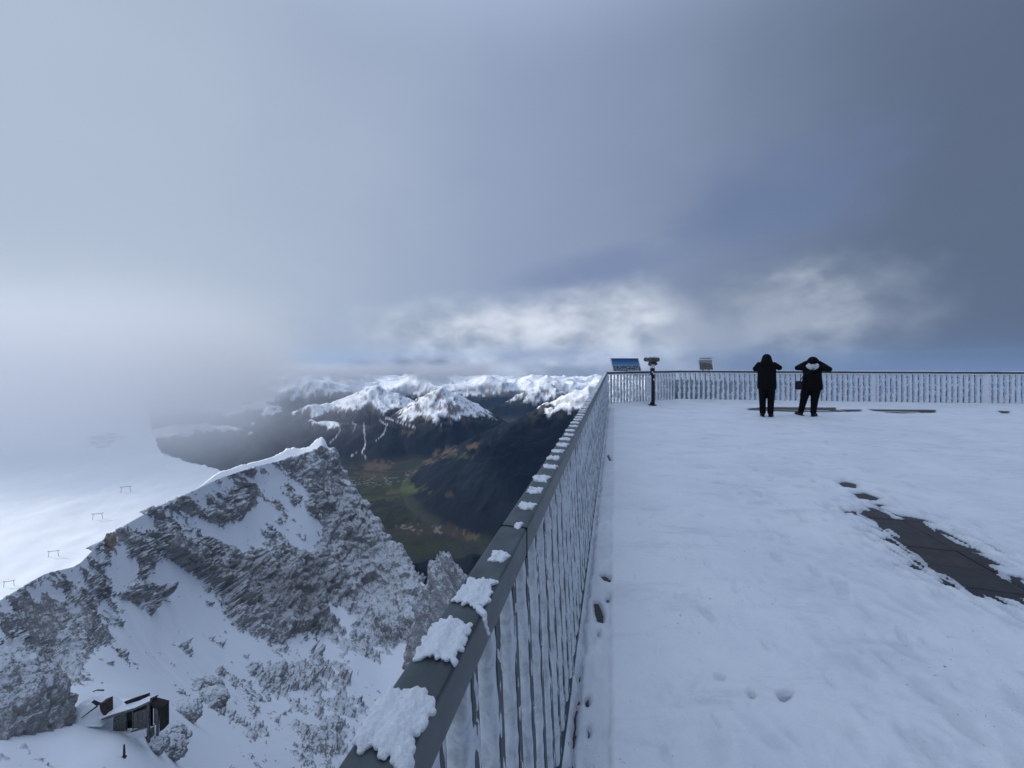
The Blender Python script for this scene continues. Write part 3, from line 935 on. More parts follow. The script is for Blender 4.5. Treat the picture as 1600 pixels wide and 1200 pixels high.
    m, nt, bs, p = new_mat("trodden_snow", 0.6, 0.3)
    n0 = noise(nt, p, 1.2, 5, 0.6); n1_ = noise(nt, p, 14.0, 6, 0.65); n2_ = noise(nt, p, 120.0, 4, 0.6)
    c = mixc(nt, n0.step(0.3, 0.7), (0.77, 0.805, 0.86), (0.86, 0.885, 0.915))
    c = mixc(nt, n1_.step(0.60, 0.74) * 0.30, c, (0.62, 0.66, 0.72))
    # grey slush where the layer is thin
    zz_ = sepz(nt, p)
    c = mixc(nt, (zz_ + (n1_ - 0.5) * 0.014).step(0.012, 0.001) * 0.75, c, (0.30, 0.31, 0.33))
    gr = noise(nt, mapping(nt, p, (1, 1, 1)), 42.0, 3, 0.6)
    c = mixc(nt, gr.step(0.685, 0.72) * noise(nt, p, 0.9, 3, 0.5).step(0.42, 0.6) * 0.8, c, (0.16, 0.15, 0.145))
    sm = noise(nt, mapping(nt, p, (0.8, 2.4, 1), rot=(0, 0, 0.25)), 1.6, 6, 0.7, 0.5)
    c = mixc(nt, sm.step(0.52, 0.70) * 0.45, c, (0.56, 0.60, 0.66))
    c = mixc(nt, (zz_ + (n1_ - 0.5) * 0.006).step(0.033, 0.016) * 0.42, c, (0.52, 0.56, 0.62))      # prints and hollows greyed in the colour to boost weak shade; also thinner snow
    setc(nt, bs, c)
    bump(nt, bs, n1_ * 0.7 + n2_ * 0.3, 0.8, 0.016)
    o = grid_mesh("snow", P, m, flip=False)
    return tag(o, "trodden snow lying over the terrace", kind="stuff")


snow_o = deck_snow()

# paving slabs where the snow is worn away
M_SLAB = [plain("wet_slab", (0.030, 0.029, 0.029), 0.38, 0.35, 9.0, 0.35, 0.004, spec=0.45),
          plain("wet_slab_darker", (0.024, 0.023, 0.024), 0.34, 0.35, 7.0, 0.35, 0.004, spec=0.45),
          plain("wet_slab_brown", (0.036, 0.031, 0.029), 0.42, 0.35, 8.0, 0.35, 0.004, spec=0.45)]
M_STRIP = plain("bare_kerb_stone", (0.105, 0.085, 0.072), 0.75, 0.3, 5.0, 0.4, 0.006)
slab_me = []
for i in range(3):
    bb = MB().box((-0.2995, -0.1525, -0.034), (0.2995, 0.1525, 0.0))
    o = bb.build("slab", M_SLAB[i], bevel=0.003, seg=1); slab_me.append(o.data); bpy.data.objects.remove(o)
for i in range(3):
    bb = MB().box((-0.145, -0.145, -0.034), (0.145, 0.145, 0.0))
    o = bb.build("slab", M_SLAB[2 - i], bevel=0.003, seg=1); slab_me.append(o.data); bpy.data.objects.remove(o)
rnd = random.Random(3)
big = np.array(BARE_R[0])
def slab(x, y, me):
    o = link("slab", me, parent=terrace, loc=(x, y, rnd.uniform(-0.003, 0.001)))
    o.rotation_euler = (rnd.uniform(-0.004, 0.004), rnd.uniform(-0.004, 0.004), 0)
X0 = to_rail(3.77, 3.55)[0]           # the long joint seen in the worn patch
allb = [np.array(p) for p in BARE_R]
for j in range(0, 52):
    yc = 0.45 + j * 0.31
    for i in range(-5, 22):
        xc = X0 - 0.30 + i * 0.604
        need = False
        for p in allb:
            if p[:, 0].min() - 0.42 < xc < p[:, 0].max() + 0.42 and p[:, 1].min() - 0.28 < yc < p[:, 1].max() + 0.28:
                dd = poly_sdf(np.array([xc]), np.array([yc]), [tuple(q) for q in p])[0]
                if dd < 0.62: need = True
        if need and edge_dist(np.array([xc]), np.array([yc]))[0] > 1.75 or (need and xc < 0.1 and yc < 12):
            if edge_dist(np.array([xc]), np.array([yc]))[0] > 0.36:
                slab(xc, yc, slab_me[rnd.randrange(3)])
# long kerb stones along the far railing, bare between the drifts
seg = Vector((RC[0] - RB[0], RC[1] - RB[1])); segL = seg.length; sd_ = seg / segL; nr_ = Vector((sd_.y, -sd_.x))
ang = math.atan2(sd_.y, sd_.x)
kb = MB().box((-0.74, -0.42, -0.034), (0.74, 0.42, 0.012)).build("kerb_stone", M_STRIP, bevel=0.008, seg=1); kme = kb.data; bpy.data.objects.remove(kb)
for i in range(9):
    c_ = Vector(RB) + sd_ * (1.2 + i * 1.5) + nr_ * 1.15
    o = link("kerb_stone", kme, parent=terrace, loc=(c_.x, c_.y, -0.004 + 0.002 * (i % 3)))
    o.rotation_euler = (0, 0, ang)

# gutter stones under the near railing
gme = MB().box((-0.11, -0.30, -0.034), (0.085, 0.295, -0.004)).build("gutter_stone", M_SLAB[2], bevel=0.006, seg=1); g_ = gme.data; bpy.data.objects.remove(gme)
for i in range(22):
    link("gutter_stone", g_, parent=terrace, loc=(-0.075, 0.5 + i * 0.60, -0.002 + 0.001 * (i % 3)))

# ------------------------------------------------------------------ railing
M_RAIL = plain("painted_steel", (0.050, 0.066, 0.072), 0.42, 0.18, 14.0, 0.10, 0.001, metal=0.0, spec=0.5, col2=(0.068, 0.086, 0.092))
M_BAR = plain("bar_steel", (0.040, 0.052, 0.060), 0.5, 0.2, 14.0, 0.1, 0.001, spec=0.45)


def rime_material(name, base=(0.74, 0.78, 0.83), scale=45.0, bd=0.006, dk=0.55):
    m, nt, bs, p = new_mat(name, 0.55, 0.35)
    a = noise(nt, p, scale * 0.35, 6, 0.65, 0.4); c = noise(nt, p, scale, 6, 0.7, 0.2)
    col = mixc(nt, (a * 0.5 + c * 0.5).step(0.36, 0.56), tuple(x * dk for x in base), base)
    setc(nt, bs, col)
    bump(nt, bs, a * 0.6 + c * 0.4, 0.9, bd)
    bs.inputs["Subsurface Weight"].default_value = 0.0
    return m


M_RIME = rime_material("rime_ice", dk=0.68)
M_RIMEW = rime_material("rime_white", (0.88, 0.90, 0.93), 12.0, 0.006, 0.85)
M_CLUMP = snow_mat("rail_snow", 420.0, 1.0, 0.0025)

BAR_H0, BAR_H1 = 0.055, 1.075


def ice_mesh(seed, reach, yw, mound, lean, gaps, cover):
    """rime grown to one side of a bar, with a broken crust over its inner face"""
    rs = np.random.RandomState(seed)
    nz, nk, nf_ = 84, 11, 4
    z = np.linspace(BAR_H0 - 0.02, BAR_H1 - 0.004, nz)
    w = reach * (0.75 + 0.5 * fbm(z / 0.22, z * 0 + seed, 4, seed=seed) + 0.34 * fbm(z / 0.04, z * 0 + seed, 3, seed=seed + 3))
    w = w * (1 - gaps * sstep(0.15, 0.5, fbm(z / 0.3, z * 0 + seed * 3.1, 3, seed=seed + 7)))
    w = np.maximum(w, 0.0035) + mound * np.exp(-z / rs.uniform(0.05, 0.16)) * rs.uniform(0.15, 1.0)
    hw = yw * (0.85 + 0.45 * fbm(z / 0.12, z * 0 + 5.0 * seed, 4, seed=seed + 11)) + mound * 0.45 * np.exp(-z / 0.09)
    P = np.zeros((nz, nk + nf_, 3))
    ln = lean * (z - BAR_H0) / (BAR_H1 - BAR_H0)
    for k_ in range(nf_):                                # over the inner face, right to left
        t = k_ / nf_
        cr = 0.0065 * (fbm(z / 0.07 + k_ * 0.9, z * 0 + seed + k_ * 0.6, 3, seed=seed + 23) * 1.3 + cover) + 0.012 * cover * np.exp(-z / 0.15)
        P[:, k_, 0] = 0.0172 - 0.0345 * t
        P[:, k_, 1] = -0.0165 - np.clip(cr * (0.4 + 0.8 * t), -0.004, 0.012) + ln
        P[:, k_, 2] = z
    for k_ in range(nk):
        t = math.pi * k_ / (nk - 1)                    # half loop around the -x side
        rgh = 1 + 0.20 * fbm(z / 0.025 + k_ * 3.7, z * 0 + k_, 2, seed=seed + 17)
        c_ = -math.cos(t)
        P[:, nf_ + k_, 0] = -0.0165 - max(math.sin(t), 0.0) ** 0.4 * w * rgh
        P[:, nf_ + k_, 1] = (0.0155 * c_ * (1 + 0.25 * fbm(z / 0.06, z * 0 + k_, 2, seed=seed + 29)) if c_ < 0 else hw * 1.5 * rgh * c_) + ln
        P[:, nf_ + k_, 2] = z
    nk = nk + nf_
    P[-1, :, 0] = np.clip(P[-1, :, 0], -0.016, 0.016)
    idx = np.arange(nz * nk).reshape(nz, nk)
    f = []
    for i in range(nz - 1):
        for k_ in range(nk - 1):
            f.append((idx[i, k_], idx[i, k_ + 1], idx[i + 1, k_ + 1], idx[i + 1, k_]))
        f.append((idx[i, nk - 1], idx[i, 0], idx[i + 1, 0], idx[i + 1, nk - 1]))
    me = bpy.data.meshes.new("rime"); me.from_pydata([tuple(q) for q in P.reshape(-1, 3)], [], [tuple(int(j) for j in q) for q in f]); me.update()
    me.polygons.foreach_set("use_smooth", [True] * len(me.polygons))
    return me


def railing(start, end, label, pitch, lean, ice_set, ice_mat, posts, rng, snow_cap, far_set=None):
    s = Vector(start); e = Vector(end); d = e - s; L = d.length; d = d / L
    a = math.atan2(d.y, d.x)
    w = rf(s.x, s.y)
    root = empty("railing", (w.x, w.y, 0), a - TH)
    tag(root, label, "railing", "terrace railing sections")
    # local frame: x along the railing, +y outwards (left hand side)
    MB().box((0.0, -0.035, 1.075), (L, 0.035, 1.15)).build("top_rail", M_RAIL, root, bevel=0.009, seg=3, smooth=False)
    MB().box((0, -0.020 - lean, 0.055), (L, 0.020 - lean, 0.085)).build("bottom_rail", M_BAR, root, bevel=0.004, seg=1)
    bb = MB(); h = 0.0165
    bb.hexa([(-h, -h - lean, BAR_H0 + 0.03), (h, -h - lean, BAR_H0 + 0.03), (h, h - lean, BAR_H0 + 0.03), (-h, h - lean, BAR_H0 + 0.03)],
            [(-h, -h, BAR_H1), (h, -h, BAR_H1), (h, h, BAR_H1), (-h, h, BAR_H1)])
    o = bb.build("bar", M_BAR, bevel=0.002, seg=1); bme = o.data; bpy.data.objects.remove(o)
    pb = MB().box((-0.03, -0.028 - lean * 0.6, 0.0), (0.03, 0.028, 1.075)).build("post", M_RAIL, bevel=0.004, seg=1); pme = pb.data; bpy.data.objects.remove(pb)
    for me in list(ice_set) + list(far_set or []):
        if not me.materials: me.materials.append(ice_mat)
    nb = int(L / pitch)
    for i in range(nb):
        x = pitch * (i + 0.5)
        br = link("bar", bme, parent=root, loc=(x, 0, 0))
        st_ = far_set if (far_set and x > 2.2 and rng.random() < min(1.0, x / 5.0)) else ice_set
        ic = link("rime", st_[rng.randrange(len(st_))], parent=br, loc=(0, -lean, 0))
    for x in posts:
        po_ = link("post", pme, parent=root, loc=(x, 0, 0))
        for dx_ in (-0.014, 0.014): link("rime", ice_set[rng.randrange(len(ice_set))], parent=po_, loc=(dx_, -0.014, 0))
    if snow_cap:
        nx = int(L / 0.05); xs = np.linspace(0.02, L - 0.02, nx)
        ys = np.array([-0.036, -0.030, -0.012, 0.012, 0.030, 0.036])
        X, Y = np.meshgrid(xs, ys, indexing="ij")
        hh_ = 0.020 * sstep(-0.45, 0.35, fbm(X / 0.9, X * 0, 4, seed=777) + 0.12) + 0.006 * fbm(X / 0.1, Y / 0.05, 2, seed=778)
        Z = 1.1485 + np.maximum(hh_, -0.004) * np.array([-0.2, 0.8, 1, 1, 0.8, -0.2])[None, :]
        cap_ = grid_mesh("snow_strip", np.stack([X, Y, Z], -1), M_CLUMP, flip=True); cap_.parent = root
        # rime under the handrail
        X, Y = np.meshgrid(xs, np.array([-0.030, -0.036, -0.038, -0.036, -0.022]), indexing="ij")
        zz_ = np.array([1.084, 1.082, 1.070, 1.058, 1.052])[None, :] - 0.014 * np.maximum(fbm(X / 0.25, X * 0, 3, seed=781), 0)
        r_ = grid_mesh("rime_strip", np.stack([X, Y, np.broadcast_to(zz_, X.shape) + 0 * X], -1), M_RIMEW); r_.parent = root
        X, Y = np.meshgrid(xs, np.array([-0.019, -0.024, -0.034, -0.040, -0.046]), indexing="ij")
        zz_ = np.array([0.090, 0.094, 0.090, 0.072, 0.040])[None, :] + 0.012 * fbm(X / 0.2, Y / 0.1, 3, seed=785)
        r_ = grid_mesh("rime_strip", np.stack([X, Y - lean, zz_], -1), M_RIMEW, flip=True); r_.parent = root
    return root


ICE_L = [ice_mesh(400 + i * 13, 0.036, 0.021, 0.03, 0.044, 0.25, -0.05) for i in range(9)]
ICE_L2 = [ice_mesh(460 + i * 13, 0.040, 0.021, 0.04, 0.044, 0.2, 0.25) for i in range(7)]
ICE_C = [ice_mesh(600 + i * 13, 0.060, 0.017, 0.06, 0.0, 0.4, -0.1) for i in range(6)]
ICE_B = [ice_mesh(800 + i * 13, 0.092, 0.018, 0.10, 0.0, 0.4, -0.12) for i in range(12)]
PITCH = 0.138
rng = random.Random(8)
rail_near = railing((-0.255, -0.40), RA, "near dark steel railing with rimed bars running away along the left terrace edge", PITCH, 0.044, ICE_L, M_RIME,
                    [], rng, False, ICE_L2)
rail_corner = railing(RA, RB, "short slanting railing at the far left corner behind the telescope", PITCH, 0.0, ICE_C, M_RIMEW, [], rng, True)
rail_far = railing(RB, RC, "long frosted railing along the far terrace edge behind the two people", 0.165, 0.0, ICE_B, M_RIMEW,
                   [6.35, 9.72], rng, True)
# a joint in the near handrail
ji = MB().box((1.372, -0.0365, 1.0735), (1.375, 0.0365, 1.1515)).build("rail_joint", plain("joint_gap", (0.015, 0.018, 0.02), 0.8), rail_near)


# ---- snow left on the near handrail, one clump per bar
def baked(b_, voxel, it=1):
    """fuse overlapping crumbs into one crust"""
    o_ = b_.build("crust", None)
    r_ = o_.modifiers.new("remesh", "REMESH"); r_.mode = "VOXEL"; r_.voxel_size = voxel; r_.use_smooth_shade = True
    if it:
        s_ = o_.modifiers.new("smooth", "SMOOTH"); s_.factor = 0.5; s_.iterations = it
    dg = bpy.context.evaluated_depsgraph_get()
    me = bpy.data.meshes.new_from_object(o_.evaluated_get(dg)); bpy.data.objects.remove(o_)
    me.name = "crust"; return me


_ico = bmesh.new(); bmesh.ops.create_icosphere(_ico, subdivisions=1, radius=1.0)
ICO_V = [tuple(v.co) for v in _ico.verts]; ICO_F = [tuple(v.index for v in f.verts) for f in _ico.faces]; _ico.free()


def clump_mesh(seed, lx, ly, h, n, tail=None):
    """wet snow left lying: crumbs of different size inside a ragged outline; lx along the rail, ly across it"""
    rs = np.random.RandomState(seed)
    b_ = MB(); k_ = 0; tries = 0
    ph = rs.rand(6) * 6.28
    while k_ < n and tries < n * 20:
        tries += 1
        u, v = rs.uniform(-1, 1, 2)
        an = math.atan2(v, u)
        lim_ = 0.84 + 0.07 * math.sin(3 * an + ph[0]) + 0.07 * math.sin(5 * an + ph[1]) + 0.06 * math.sin(9 * an + ph[2]) + 0.06 * math.sin(17 * an + ph[3]) + 0.04 * math.sin(29 * an + ph[4])
        rr_ = 0.8 * max(abs(u), abs(v)) + 0.2 * math.hypot(u, v)
        if rr_ > lim_: continue
        r_ = h * (0.08 + 0.30 * rs.rand() ** 3) * (1.2 - 0.35 * rr_)
        x_, y_ = u * lx / 2, v * ly / 2
        z_ = h * (0.42 + 0.16 * math.sin(5 * u + ph[5]) + 0.14 * math.sin(7 * v + ph[0]) + rs.uniform(-0.12, 0.12)) * (1.0 - 0.75 * rr_ ** 4)
        if y_ < -0.034: z_ -= (-0.034 - y_) * 1.2
        b_.add([(x_ + p[0] * r_ * 1.15, y_ + p[1] * r_ * 1.15, z_ + p[2] * r_) for p in ICO_V], ICO_F); k_ += 1
    # the bed under the crumbs
    m_ = 72; ring = []
    for i in range(m_):
        an = 2 * math.pi * i / m_
        lim_ = 0.80 + 0.07 * math.sin(3 * an + ph[0]) + 0.07 * math.sin(5 * an + ph[1]) + 0.06 * math.sin(9 * an + ph[2]) + 0.06 * math.sin(17 * an + ph[3]) + 0.04 * math.sin(29 * an + ph[4])
        q = lim_ / (0.8 * max(abs(math.cos(an)), abs(math.sin(an))) + 0.2)
        ring.append((math.cos(an) * q * lx / 2, max(math.sin(an) * q * ly / 2, -0.0355)))
    b_.add([(x_, y_, -0.003) for x_, y_ in ring] + [(x_ * 0.93, y_ * 0.93, h * 0.34) for x_, y_ in ring],
           [tuple(range(m_ - 1, -1, -1)), tuple(range(m_, 2 * m_))] + [(i, (i + 1) % m_, m_ + (i + 1) % m_, m_ + i) for i in range(m_)])
    for (x0, y0, z0, r0, cnt, dx) in (tail or []):
        for i in range(cnt):
            t = i / max(cnt - 1, 1)
            r_ = r0 * (1 - 0.45 * t) * rs.uniform(0.8, 1.2)
            y_ = y0 - 0.024 * t; x_ = x0 + dx * t + rs.uniform(-1, 1) * 0.003
            z_ = z0 - max(0.0, -0.036 - y_) * 2.6
            b_.add([(x_ + p[0] * r_, y_ + p[1] * r_, z_ + p[2] * r_) for p in ICO_V], ICO_F)
    return b_


def put_clump(me, x, label, y=0.0, flip=False):
    w = rf(-0.255 + y, x)
    if not me.materials: me.materials.append(M_CLUMP)
    o = link("snow_clump", me, loc=(w.x, w.y, 1.150)); o.rotation_euler = (0, 0, math.pi / 2 - TH)
    return tag(o, label, "snow clump", "snow clumps on the near handrail")


def railY(py):                 # distance along the near handrail of a photo row
    D = FPX * 0.44 / (py - HOR); return (D - 0.255 * ST) / CT
C0 = [(1129, 0.094, 0.080, 0.0145, "nearest and largest clump of snow on the dark handrail", 0.002),
      (1000, 0.100, 0.074, 0.0135, "second clump of snow from the lens on the handrail", 0.0),
      (926, 0.098, 0.070, 0.012, "third clump of snow along the handrail, with a tail towards the terrace", 0.004),
      (869, 0.058, 0.050, 0.010, "thin small scrap of snow fourth along the handrail", 0.008),
      (821, 0.046, 0.022, 0.009, "smallest speck of snow, fifth along the handrail", 0.012),
      (791, 0.062, 0.058, 0.012, "sixth snow patch on the handrail, narrow in the middle", 0.004),
      (767, 0.070, 0.060, 0.013, "seventh snow patch on the handrail, first full width bar", 0.0)]
TAILS = {0: [(-0.040, -0.028, 0.002, 0.009, 16, -0.015), (-0.032, -0.026, 0.002, 0.009, 16, -0.02)], 2: [(-0.045, -0.022, 0.002, 0.0065, 20, -0.02)]}
for i, (py, lx, ly, h, lab, dy) in enumerate(C0):
    b_ = clump_mesh(900 + i * 7, lx, ly, h, (2600, 2100, 1700)[i] if i < 3 else 60, TAILS.get(i))
    put_clump(baked(b_, (0.0012, 0.0013, 0.0014)[i] if i < 3 else 0.0022, 1), railY(py), lab, dy)
ORD = ['eighth', 'ninth', 'tenth', 'eleventh', 'twelfth', 'thirteenth', 'fourteenth', 'fifteenth', 'sixteenth', 'seventeenth', 'eighteenth', 'nineteenth', 'twentieth']
VAR = [baked(clump_mesh(1000 + i * 5, 0.060 + 0.006 * (i % 4), 0.066 + 0.002 * (i % 3), 0.015, 45), 0.003, 1) for i in range(7)]
y = railY(767) + PITCH
i = 0
while y < 12.6:
    lab = ("%s snow bar from the lens on the near handrail" % ORD[i]) if i < len(ORD) else "one of the tiny evenly spaced snow bars on the far part of the near handrail"
    put_clump(VAR[rng.randrange(7)], y + rng.uniform(-0.015, 0.015), lab, rng.uniform(-0.004, 0.004))
    y += PITCH; i += 1

# ------------------------------------------------------------------ rocks that stand free
def rock_thing(name, label, px, py, D, size, seed, mat, sub=5, shape=None, cat="rock", group=None, rz=0.0, relief=1.0):
    """size = half extents (m); local origin at the foot"""
    bm = bmesh.new(); bmesh.ops.create_icosphere(bm, subdivisions=sub, radius=1.0)
    co = np.array([tuple(v.co) for v in bm.verts])
    if shape: co = shape(co)
    d = np.zeros(len(co))
    u = co[:, 0] * 1.0 + co[:, 2] * 0.6; v_ = co[:, 1] * 1.0 - co[:, 2] * 0.7
    for f, a in ((1.3, 0.20), (2.9, 0.13), (6.3, 0.075), (13.0, 0.04)):
        d += a * blocks(u * f, v_ * f + co[:, 2] * f * 0.8, seed + int(f * 3), 0.8) + 0.7 * a * fbm(u * f, v_ * f, 2, seed=seed + int(f), ridged=True)
    if sub >= 6: d += 0.03 * fbm(u * 26, v_ * 26, 3, seed=seed + 40, ridged=True)
    nrm = co / (np.linalg.norm(co, axis=1, keepdims=True) + 1e-9)
    co = co + nrm * d[:, None] * relief
    co = co * np.array(size)
    for v, c in zip(bm.verts, co): v.co = c
    me = bpy.data.meshes.new(name); bm.to_mesh(me); bm.free()
    p = at(px, py, D)
    o = link(name, me, mat, loc=tuple(p), rz=rz, smooth=True)
    return tag(o, label, cat, group)


M_ROCKN = rock_mat("rimed_boulder", 5.0, 0.85, False, detail_bump=0.7)
M_PIN = rock_mat("pinnacle_rock", 1.6, 0.8, False, (1.15, 1.15, 1.15), detail_bump=0.8)


def sh_outcrop(c):
    c = c.copy(); z = c[:, 2]
    c[:, 0] *= 1 - 0.28 * np.clip(z, 0, 1) ** 1.5; c[:, 1] *= 1 - 0.15 * np.clip(z, 0, 1)
    c[:, 2] = np.where(z < 0, z, z * 0.95)
    # blunt, flat right flank
    c[:, 0] = np.minimum(c[:, 0], 0.80)
    return c


rock_thing("rock_outcrop", "tall rime grey rock tower standing in the lower left corner beside the hut", -14, 1118, 36, (5.2, 4.0, 5.2), 3, M_ROCKN, 6, sh_outcrop, "rock", relief=0.62)


def sh_pin(c):
    c = c.copy(); t = np.clip((c[:, 2] + 1) / 2, 0, 1)
    w = (1.02 - t) ** 0.62 * 0.95 + 0.02
    r = np.hypot(c[:, 0], c[:, 1]) + 1e-9
    an = np.arctan2(c[:, 1], c[:, 0])
    ww_ = w * (1 + 0.14 * np.cos(3 * an + 0.6))
    k_ = np.minimum(r / np.sqrt(np.maximum(1 - c[:, 2] ** 2, 1e-4)), 1)
    c[:, 0] = np.cos(an) * ww_ * k_ + 0.05 * t; c[:, 1] = np.sin(an) * ww_ * k_
    c[:, 2] = np.where(t > 0.9, c[:, 2] * 1.0 + (t - 0.9) * 1.2, c[:, 2])
    return c


rock_thing("rock_pinnacle", "pointed rock pinnacle with a bright snowy rim just left of the railing", 693, 950, 165, (15.5, 11.0, 18.5), 17, M_PIN, 6, sh_pin, "pinnacle")

bl = [("boulder", "rounded snow capped boulder right of the hut, upper one", 288, 1114, 44, (1.5, 1.2, 1.1), 31),
      ("boulder", "dark brown boulder under the right hand corner of the hut", 266, 1149, 38.5, (1.0, 0.8, 0.75), 37),
      ("boulder", "grey boulder pile below the hut doorway", 262, 1172, 37, (1.35, 1.0, 1.0), 41),
      ("boulder", "snow smeared rock step low beneath the hut porch", 240, 1166, 37.5, (1.0, 0.9, 0.7), 43),
      ("boulder", "small dark stone on the snow right of the hut", 293, 1148, 40, (0.34, 0.3, 0.3), 47),
      ("boulder", "broken grey boulder on the snow below the ridge", 330, 1092, 75, (2.6, 2.0, 1.6), 59),
      ("boulder", "snow crusted boulder standing alone on the slope above the hut boulders", 328, 1078, 82, (2.0, 1.6, 2.0), 61)]
for nme, lab, px, py, D, sz, sd in bl:
    g = ridge_hit(px, py)
    k_ = g.y / D
    rock_thing(nme, lab, px, py, g.y, tuple(q * k_ for q in sz), sd, M_ROCKN, 5, None, "boulder", "boulders around the hut")

# ------------------------------------------------------------------ hut half buried in snow
M_WOOD = plain("weathered_board", (0.105, 0.098, 0.090), 0.85, 0.35, 6.0, 0.5, 0.01, col2=(0.15, 0.145, 0.14))
M_WOOD2 = plain("grey_board", (0.150, 0.148, 0.145), 0.85, 0.3, 6.0, 0.5, 0.01)
M_DARKW = plain("dark_board", (0.030, 0.027, 0.026), 0.85, 0.35, 6.0, 0.4, 0.01)
M_BLACK = plain("dark_opening", (0.012, 0.012, 0.013), 0.95, 0.2, 4.0, 0.0)
M_RUST = plain("brown_board", (0.060, 0.042, 0.036), 0.85, 0.3, 6.0, 0.4, 0.01)
M_SNOWT = snow_mat("roof_snow", 3.0, 0.5, 0.03)

gh = ridge_hit(205, 1146)
HD = gh.y                                       # distance of the hut front
U_M = HD / FPX                                  # metres per photo pixel there
def hp(px, py, d=0.0):
    """point on the hut, photo position on the front plane, d metres behind it"""
    p = at(px, py, HD); return Vector((p.x, p.y + d, p.z))
H0 = hp(204, 1148)
hut = empty("mountain_hut", tuple(H0))
tag(hut, "small weathered wooden hut half buried in snow at the lower left", "hut")
def hpart(name, lo, mat, bevel=0.0, parent=None):
    """prism from front outline [(px,py)...] with depth d0..d1"""
    pts, d0, d1 = lo
    f = [hp(x, y, d0) - H0 for x, y in pts]; r = [hp(x, y, d1) - H0 for x, y in pts]
    m_ = len(pts)
    b_ = MB().add(f + r, [tuple(range(m_)), tuple(range(2 * m_ - 1, m_ - 1, -1))] + [(i, m_ + i, m_ + (i + 1) % m_, (i + 1) % m_) for i in range(m_)])
    o_ = b_.build(name, mat, hut if parent is None else parent, bevel=bevel, seg=1)
    return o_
# front wall planks (each a board), with a dark gap
def lerp(a, b_, t): return a + (b_ - a) * t
def topy(x): return lerp(1119.0, 1101.0, (x - 176.5) / (229 - 176.5))
def boty(x): return lerp(1143.0, 1136.0, (x - 176.5) / (232 - 176.5))
hpart("back_wall", ([(177, 1120), (233, 1100), (233, 1140), (177, 1145)], 0.35, 0.45), M_BLACK)
xs = [176.5, 181.3, 186.2, 191.0, 195.6]
for a_, b_ in zip(xs[:-1], xs[1:]):
    hpart("plank", ([(a_ + 0.15, topy(a_)), (b_ - 0.15, topy(b_)), (b_ - 0.15, boty(b_)), (a_ + 0.15, boty(a_))], 0.0, 0.08), M_WOOD, 0.01)
hpart("window", ([(196.6, 1113.5), (207, 1110), (207, 1126.5), (196.6, 1129.5)], 0.12, 0.16), M_DARKW)
hpart("window_frame", ([(196.0, 1112.6), (197.0, 1112.3), (197.0, 1142), (196.0, 1142)], 0.0, 0.14), M_WOOD)
hpart("window_frame", ([(206.6, 1109.4), (207.8, 1109.0), (207.8, 1140), (206.6, 1140)], 0.0, 0.14), M_WOOD2)
pan = [(208.2, 215), (215.3, 222), (222.3, 228.6)]
for i, (a_, b_) in enumerate(pan):
    hpart("panel", ([(a_, topy(a_) + 6), (b_, topy(b_) + 6), (b_, boty(b_)), (a_, boty(a_))], 0.02, 0.09), M_WOOD if i % 2 else M_WOOD2, 0.01)
    hpart("panel", ([(a_, topy(a_)), (b_, topy(b_)), (b_, topy(b_) + 5.4), (a_, topy(a_) + 5.4)], 0.10, 0.15), M_DARKW)
hpart("sill_board", ([(205, 1142.6), (227.6, 1132.6), (228.2, 1134.2), (205.6, 1144)], -0.08, 0.0), M_WOOD2)
hpart("post", ([(229.2, 1102), (232.4, 1099), (232.8, 1140), (230, 1141)], -0.04, 0.14), M_WOOD2, 0.02)
hpart("post", ([(233.4, 1097.5), (236.2, 1096.4), (236.2, 1158), (233.4, 1157)], -0.25, -0.05), M_WOOD, 0.02)
hpart("door", ([(236.8, 1102), (243.6, 1104), (243.6, 1136), (236.8, 1134)], 0.25, 0.32), M_WOOD2)
hpart("door_brace", ([(236, 1135), (245.6, 1130.6), (245.6, 1132), (236, 1136.6)], 0.05, 0.12), M_WOOD2)
hpart("post", ([(244.4, 1103), (247.6, 1103), (247.6, 1150), (244.4, 1148)], -0.1, 0.08), M_WOOD, 0.02)
hpart("side_wall", ([(248.2, 1104.5), (257.4, 1102), (257.4, 1138), (249, 1144)], 0.0, 0.5), M_DARKW)
hpart("porch_floor", ([(225.6, 1147), (233, 1143), (233.6, 1156), (231.6, 1158)], -0.1, 0.6), M_WOOD)
hpart("porch_roof", ([(236.6, 1095.4), (239, 1096.4), (258.6, 1101.4), (257, 1103.6), (243, 1104.6)], -0.2, 0.5), M_DARKW)
fas = hpart("fascia_board", ([(162.5, 1119.6), (176, 1114.6), (214, 1103.0), (233, 1094.2), (238.6, 1091.6), (239.0, 1093.6), (233.6, 1096.6), (214, 1105.6), (178, 1117.6), (164, 1121.2)], -0.30, -0.18), M_WOOD2)
hpart("roof", ([(164, 1120.6), (178, 1116.8), (214, 1104.8), (239, 1093.2), (239, 1094.8), (214, 1106.4), (178, 1118.6), (164, 1121.8)], -0.18, 0.6), M_DARKW)
